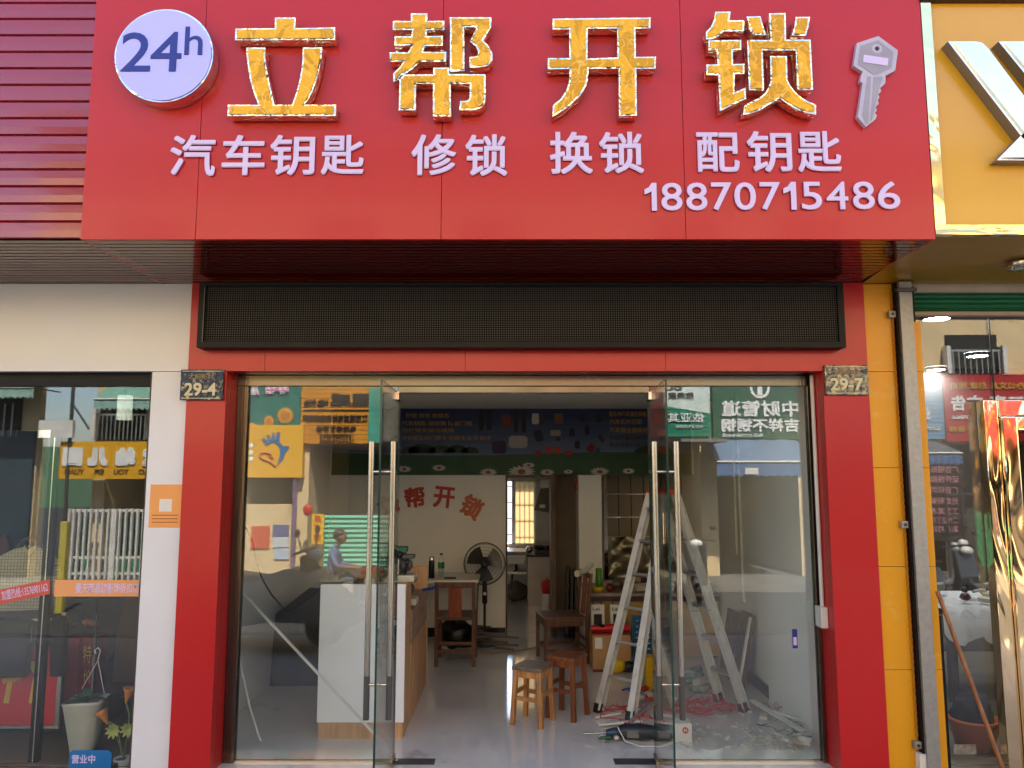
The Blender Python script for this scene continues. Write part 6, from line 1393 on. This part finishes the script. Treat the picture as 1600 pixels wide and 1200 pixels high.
# scooters
def scooter(label, x, y, rz, body, cover=None):
    o = thing('electric_scooter', label, 'scooter', (0, 0, 0)); mb_ = mat('scooter_'+body[1:], body, .3, 0, .05, coat=.6)
    for wx in (-.62, .58):
        w_ = MB().lathe([(.13, -.045), (.2, -.05), (.225, 0), (.2, .05), (.13, .045), (.13, -.045)], (wx, 0, .225), 22, M4=Matrix.Rotation(pi/2, 4, 'X')).build('wheel', m_black, o)
        MB().lathe([(0, -.03), (.128, -.035), (.128, .035), (0, .03)], (wx, 0, .225), 18, M4=Matrix.Rotation(pi/2, 4, 'X')).build('rim', m_alu, w_)
    MB().prism([(-.8, .42), (-.35, .30), (.15, .26), (.22, .34), (-.1, .42), (-.2, .70), (-.85, .74), (-.95, .62)], -.13, .13).build('rear_body', mb_, o, bevel=.04)
    MB().prism([(.18, .27), (.42, .30), (.50, .60), (.42, .98), (.34, 1.0), (.36, .60), (.3, .4), (.18, .35)], -.17, .17).build('leg_shield', mb_, o, bevel=.03)
    MB().prism([(-.88, .745), (-.15, .705), (-.12, .76), (-.5, .80), (-.86, .83)], -.14, .14).build('seat', m_black, o, bevel=.025)
    MB().prism([(.40, .46), (.62, .44), (.80, .36), (.82, .40), (.6, .52), (.42, .54)], -.07, .07).build('front_fender', mb_, o, bevel=.015)
    MB().tube([(.58, 0, .24), (.47, 0, .6), (.38, 0, 1.02)], .03, 8).build('fork', m_dsteel, o)
    MB().tube([(.34, -.32, 1.02), (.40, -.1, 1.05), (.40, .1, 1.05), (.34, .32, 1.02)], .015, 8).build('handlebar', m_black, o)
    MB().ball((.46, 0, .98), .07, .11, .07, 14).build('headlight', m_wp, o)
    for sy in (-1, 1):
        mr_ = MB().tube([(.38, sy*.2, 1.05), (.36, sy*.26, 1.2)], .007, 6).build('mirror_stem', m_black, o); MB().ball((.36, sy*.28, 1.24), .02, .06, .045, 12).build('mirror', m_black, mr_)
    if cover:
        nn_ = 26; vs = []
        for j in range(11):
            for i in range(nn_+1):
                u = -1+2*i/nn_; v = -1+2*j/10; z = .70+.14*max(0, 1-(u-.35)**2*5)+.03*noise.noise(Vector((u*4, v*4, 0)))
                dd = max(abs(u)*1.02, abs(v)); z = z*(1-max(0, (dd-.62)/.4)**1.6*.65)
                vs.append((u*.98-.05, v*.42, max(.2, z)))
        MB().add(vs, [(j*(nn_+1)+i, j*(nn_+1)+i+1, (j+1)*(nn_+1)+i+1, (j+1)*(nn_+1)+i) for j in range(10) for i in range(nn_)], 0, True).build('rain_cover', mat('cover_grey', '#6b6a66', .5, 0, .15, 5), o)
    o.location = (x, y, -.28 if y < -4 else -.03); o.rotation_euler = (0, 0, rz); return o
scooter('scooter under a grey rain cover on the near pavement', -2.62, -3.3, radians(8), '#303238', True)
scooter('white electric scooter parked by the railing', mx(1468, 850, -8.0, .15), -8.1, radians(60), '#c8c8c8')
scooter('dark grey electric scooter parked nearer than the white one', mx(1475, 900, -6.9, .15), -6.9, radians(75), '#3c4046')
scooter('black electric scooter opposite the open right door', mx(1085, 840, -8.0), -8.0, radians(100), '#2c2e32')
# seated worker
px_, py_ = P(522, 840, 2*GY+7.4)[0], -7.4; g0 = -.28
wk = thing('person', 'person in a blue shirt seated at low table, hands forward', 'person', (px_, py_, g0))
def skin(name, verts, edges, radii, m_, parent, sub=2):
    me = bpy.data.meshes.new(name); me.from_pydata([Vector(v) for v in verts], edges, []); o = bpy.data.objects.new(name, me); C.objects.link(o)
    md = o.modifiers.new('s', 'SKIN'); 
    for sv, r_ in zip(me.skin_vertices[0].data, radii): sv.radius = (r_, r_) if not isinstance(r_, tuple) else r_
    me.skin_vertices[0].data[0].use_root = True
    s2 = o.modifiers.new('u', 'SUBSURF'); s2.levels = s2.render_levels = sub
    me.materials.append(m_); o.parent = parent; return o
m_skin = mat('skin', '#7a5440', .55); m_shirt = mat('blue_shirt', '#5a6a94', .8, 0, .1, 10); m_trs = mat('dark_trousers', '#241a1c', .8)
V = [(0, 0, .47), (-.02, 0, .62), (.0, 0, .82), (.03, 0, .93), (.07, 0, 1.0), (.0, -.17, .87), (.09, -.21, .66), (.30, -.12, .62), (.0, .17, .87), (.09, .21, .66), (.30, .12, .62),
     (.04, -.1, .45), (.40, -.13, .47), (.40, -.13, .10), (.50, -.13, .05), (.04, .1, .45), (.40, .13, .47), (.42, .13, .10), (.52, .13, .05)]
E_ = [(0, 1), (1, 2), (2, 3), (3, 4), (2, 5), (5, 6), (6, 7), (2, 8), (8, 9), (9, 10), (0, 11), (11, 12), (12, 13), (13, 14), (0, 15), (15, 16), (16, 17), (17, 18)]
rad = [(.15, .12), (.15, .12), (.16, .12), .06, .05, .055, .042, .03, .055, .042, .03, .085, .065, .045, .035, .085, .065, .045, .035]
body = skin('body', V, E_, rad, m_shirt, wk)
# re-centre the head mesh on the figure (built about the figure's own origin)
_h = MB().ball((.115, 0, 1.10), .095, .078, .12, 18).ball((.205, 0, 1.085), .018, .014, .022, 8).ball((.11, -.08, 1.09), .02, .012, .03, 8).ball((.11, .08, 1.09), .02, .012, .03, 8).tube([(.06, 0, .96), (.09, 0, 1.03)], .045, 10)
for e in (-.03, .03): _h.ball((.198, e, 1.115), .008, .011, .008, 8, mi=1)
_h.box(.195, .206, -.022, .022, 1.045, 1.050, mi=2)
_hm = bpy.data.meshes.new('head'); _hm.from_pydata(_h.v, [], _h.f)
for _m in (m_skin, m_black, m_tarred): _hm.materials.append(_m)
for _p, _i, _s in zip(_hm.polygons, _h.mi, _h.sm): _p.material_index = _i; _p.use_smooth = _s
_ho = bpy.data.objects.new('head', _hm); C.objects.link(_ho); _ho.parent = wk
def wpart(mb, name, m_):
    me = bpy.data.meshes.new(name); me.from_pydata(mb.v, [], mb.f); me.materials.append(m_)
    for p_, s_ in zip(me.polygons, mb.sm): p_.use_smooth = s_
    o = bpy.data.objects.new(name, me); C.objects.link(o); o.parent = wk; return o
wpart(MB().ball((.085, 0, 1.135), .105, .087, .105, 16, amp=.15), 'hair', mat('dark_hair', '#1a1614', .6))
wpart(MB().tube([(.04, -.10, .47), (.25, -.12, .53), (.42, -.13, .50), (.43, -.13, .12)], [.1, .085, .075, .06], 12).tube([(.04, .10, .47), (.25, .12, .53), (.42, .13, .50), (.44, .13, .12)], [.1, .085, .075, .06], 12), 'trousers', m_trs)
for sy in (-1, 1):
    hb_ = MB().tube([(.14, sy*.19, .65), (.30, sy*.12, .62), (.37, sy*.09, .62)], [.038, .028, .03], 10)
    for k in range(4): hb_.tube([(.37, sy*(.065+.018*k), .62), (.41, sy*(.06+.018*k), .615), (.435-.006*abs(k-1.5), sy*(.058+.018*k), .595)], [.010, .009, .007], 6)
    hb_.tube([(.35, sy*.06, .625), (.385, sy*.035, .62), (.41, sy*.03, .60)], [.012, .010, .008], 6)
    wpart(hb_, 'hand', m_skin)
    wpart(MB().ball((.50, sy*.13, .05), .13, .05, .05, 12), 'shoe', m_black)
st_ = thing('low_stool', 'low brown stool under the seated worker', 'stool', (px_-.02, py_, g0))
BX(px_-.17, px_+.13, py_-.15, py_+.15, g0+.33, g0+.37).build('seat', m_brown, st_)
for sx in (-.15, .11):
    for sy in (-.13, .13): BX(px_+sx-.015, px_+sx+.015, py_+sy-.015, py_+sy+.015, g0, g0+.329).build('leg', m_brown, st_)
wt_ = thing('work_table', 'low work table with dark red cloth before the seated worker', 'table', (px_+.62, py_, g0))
BX(px_+.38, px_+1.1, py_-.3, py_+.3, g0+.5, g0+.53).build('table_top', m_brown, wt_)
for sx in (.75, 1.07):
    for sy in (-.27, .27): BX(px_+sx-.02, px_+sx+.02, py_+sy-.02, py_+sy+.02, g0, g0+.499).build('leg', m_brown, wt_)
tag(MB().ball((px_+.62, py_, g0+.56), .24, .25, .07, 16, amp=.4, seed=2).build('red_fabric', mat('maroon_fabric', '#5a1822', .85), off=(px_+.62, py_, g0+.5)), 'heap of dark red fabric on the low work table', 'fabric')
# a few more things in the shade across the street
r9 = random.Random(11)
heap(mx(400, 770), mx(460, 770), -11.4, -10.6, .9, 30, ('#3a3632', '#6a6258', '#8c7c60', '#28303a'), .08, .2, 71, 'shop_goods', 'stacked goods in the dark shop under the yellow sign', 'goods')
heap(mx(1060, 860), mx(1110, 860), -11.5, -10.7, -.1, 26, ('#3a3632', '#8a8478', '#6a2a28', '#a89c88'), .08, .2, 72, 'shop_goods', 'boxes and goods in the shade beside the pipe shop', 'goods')
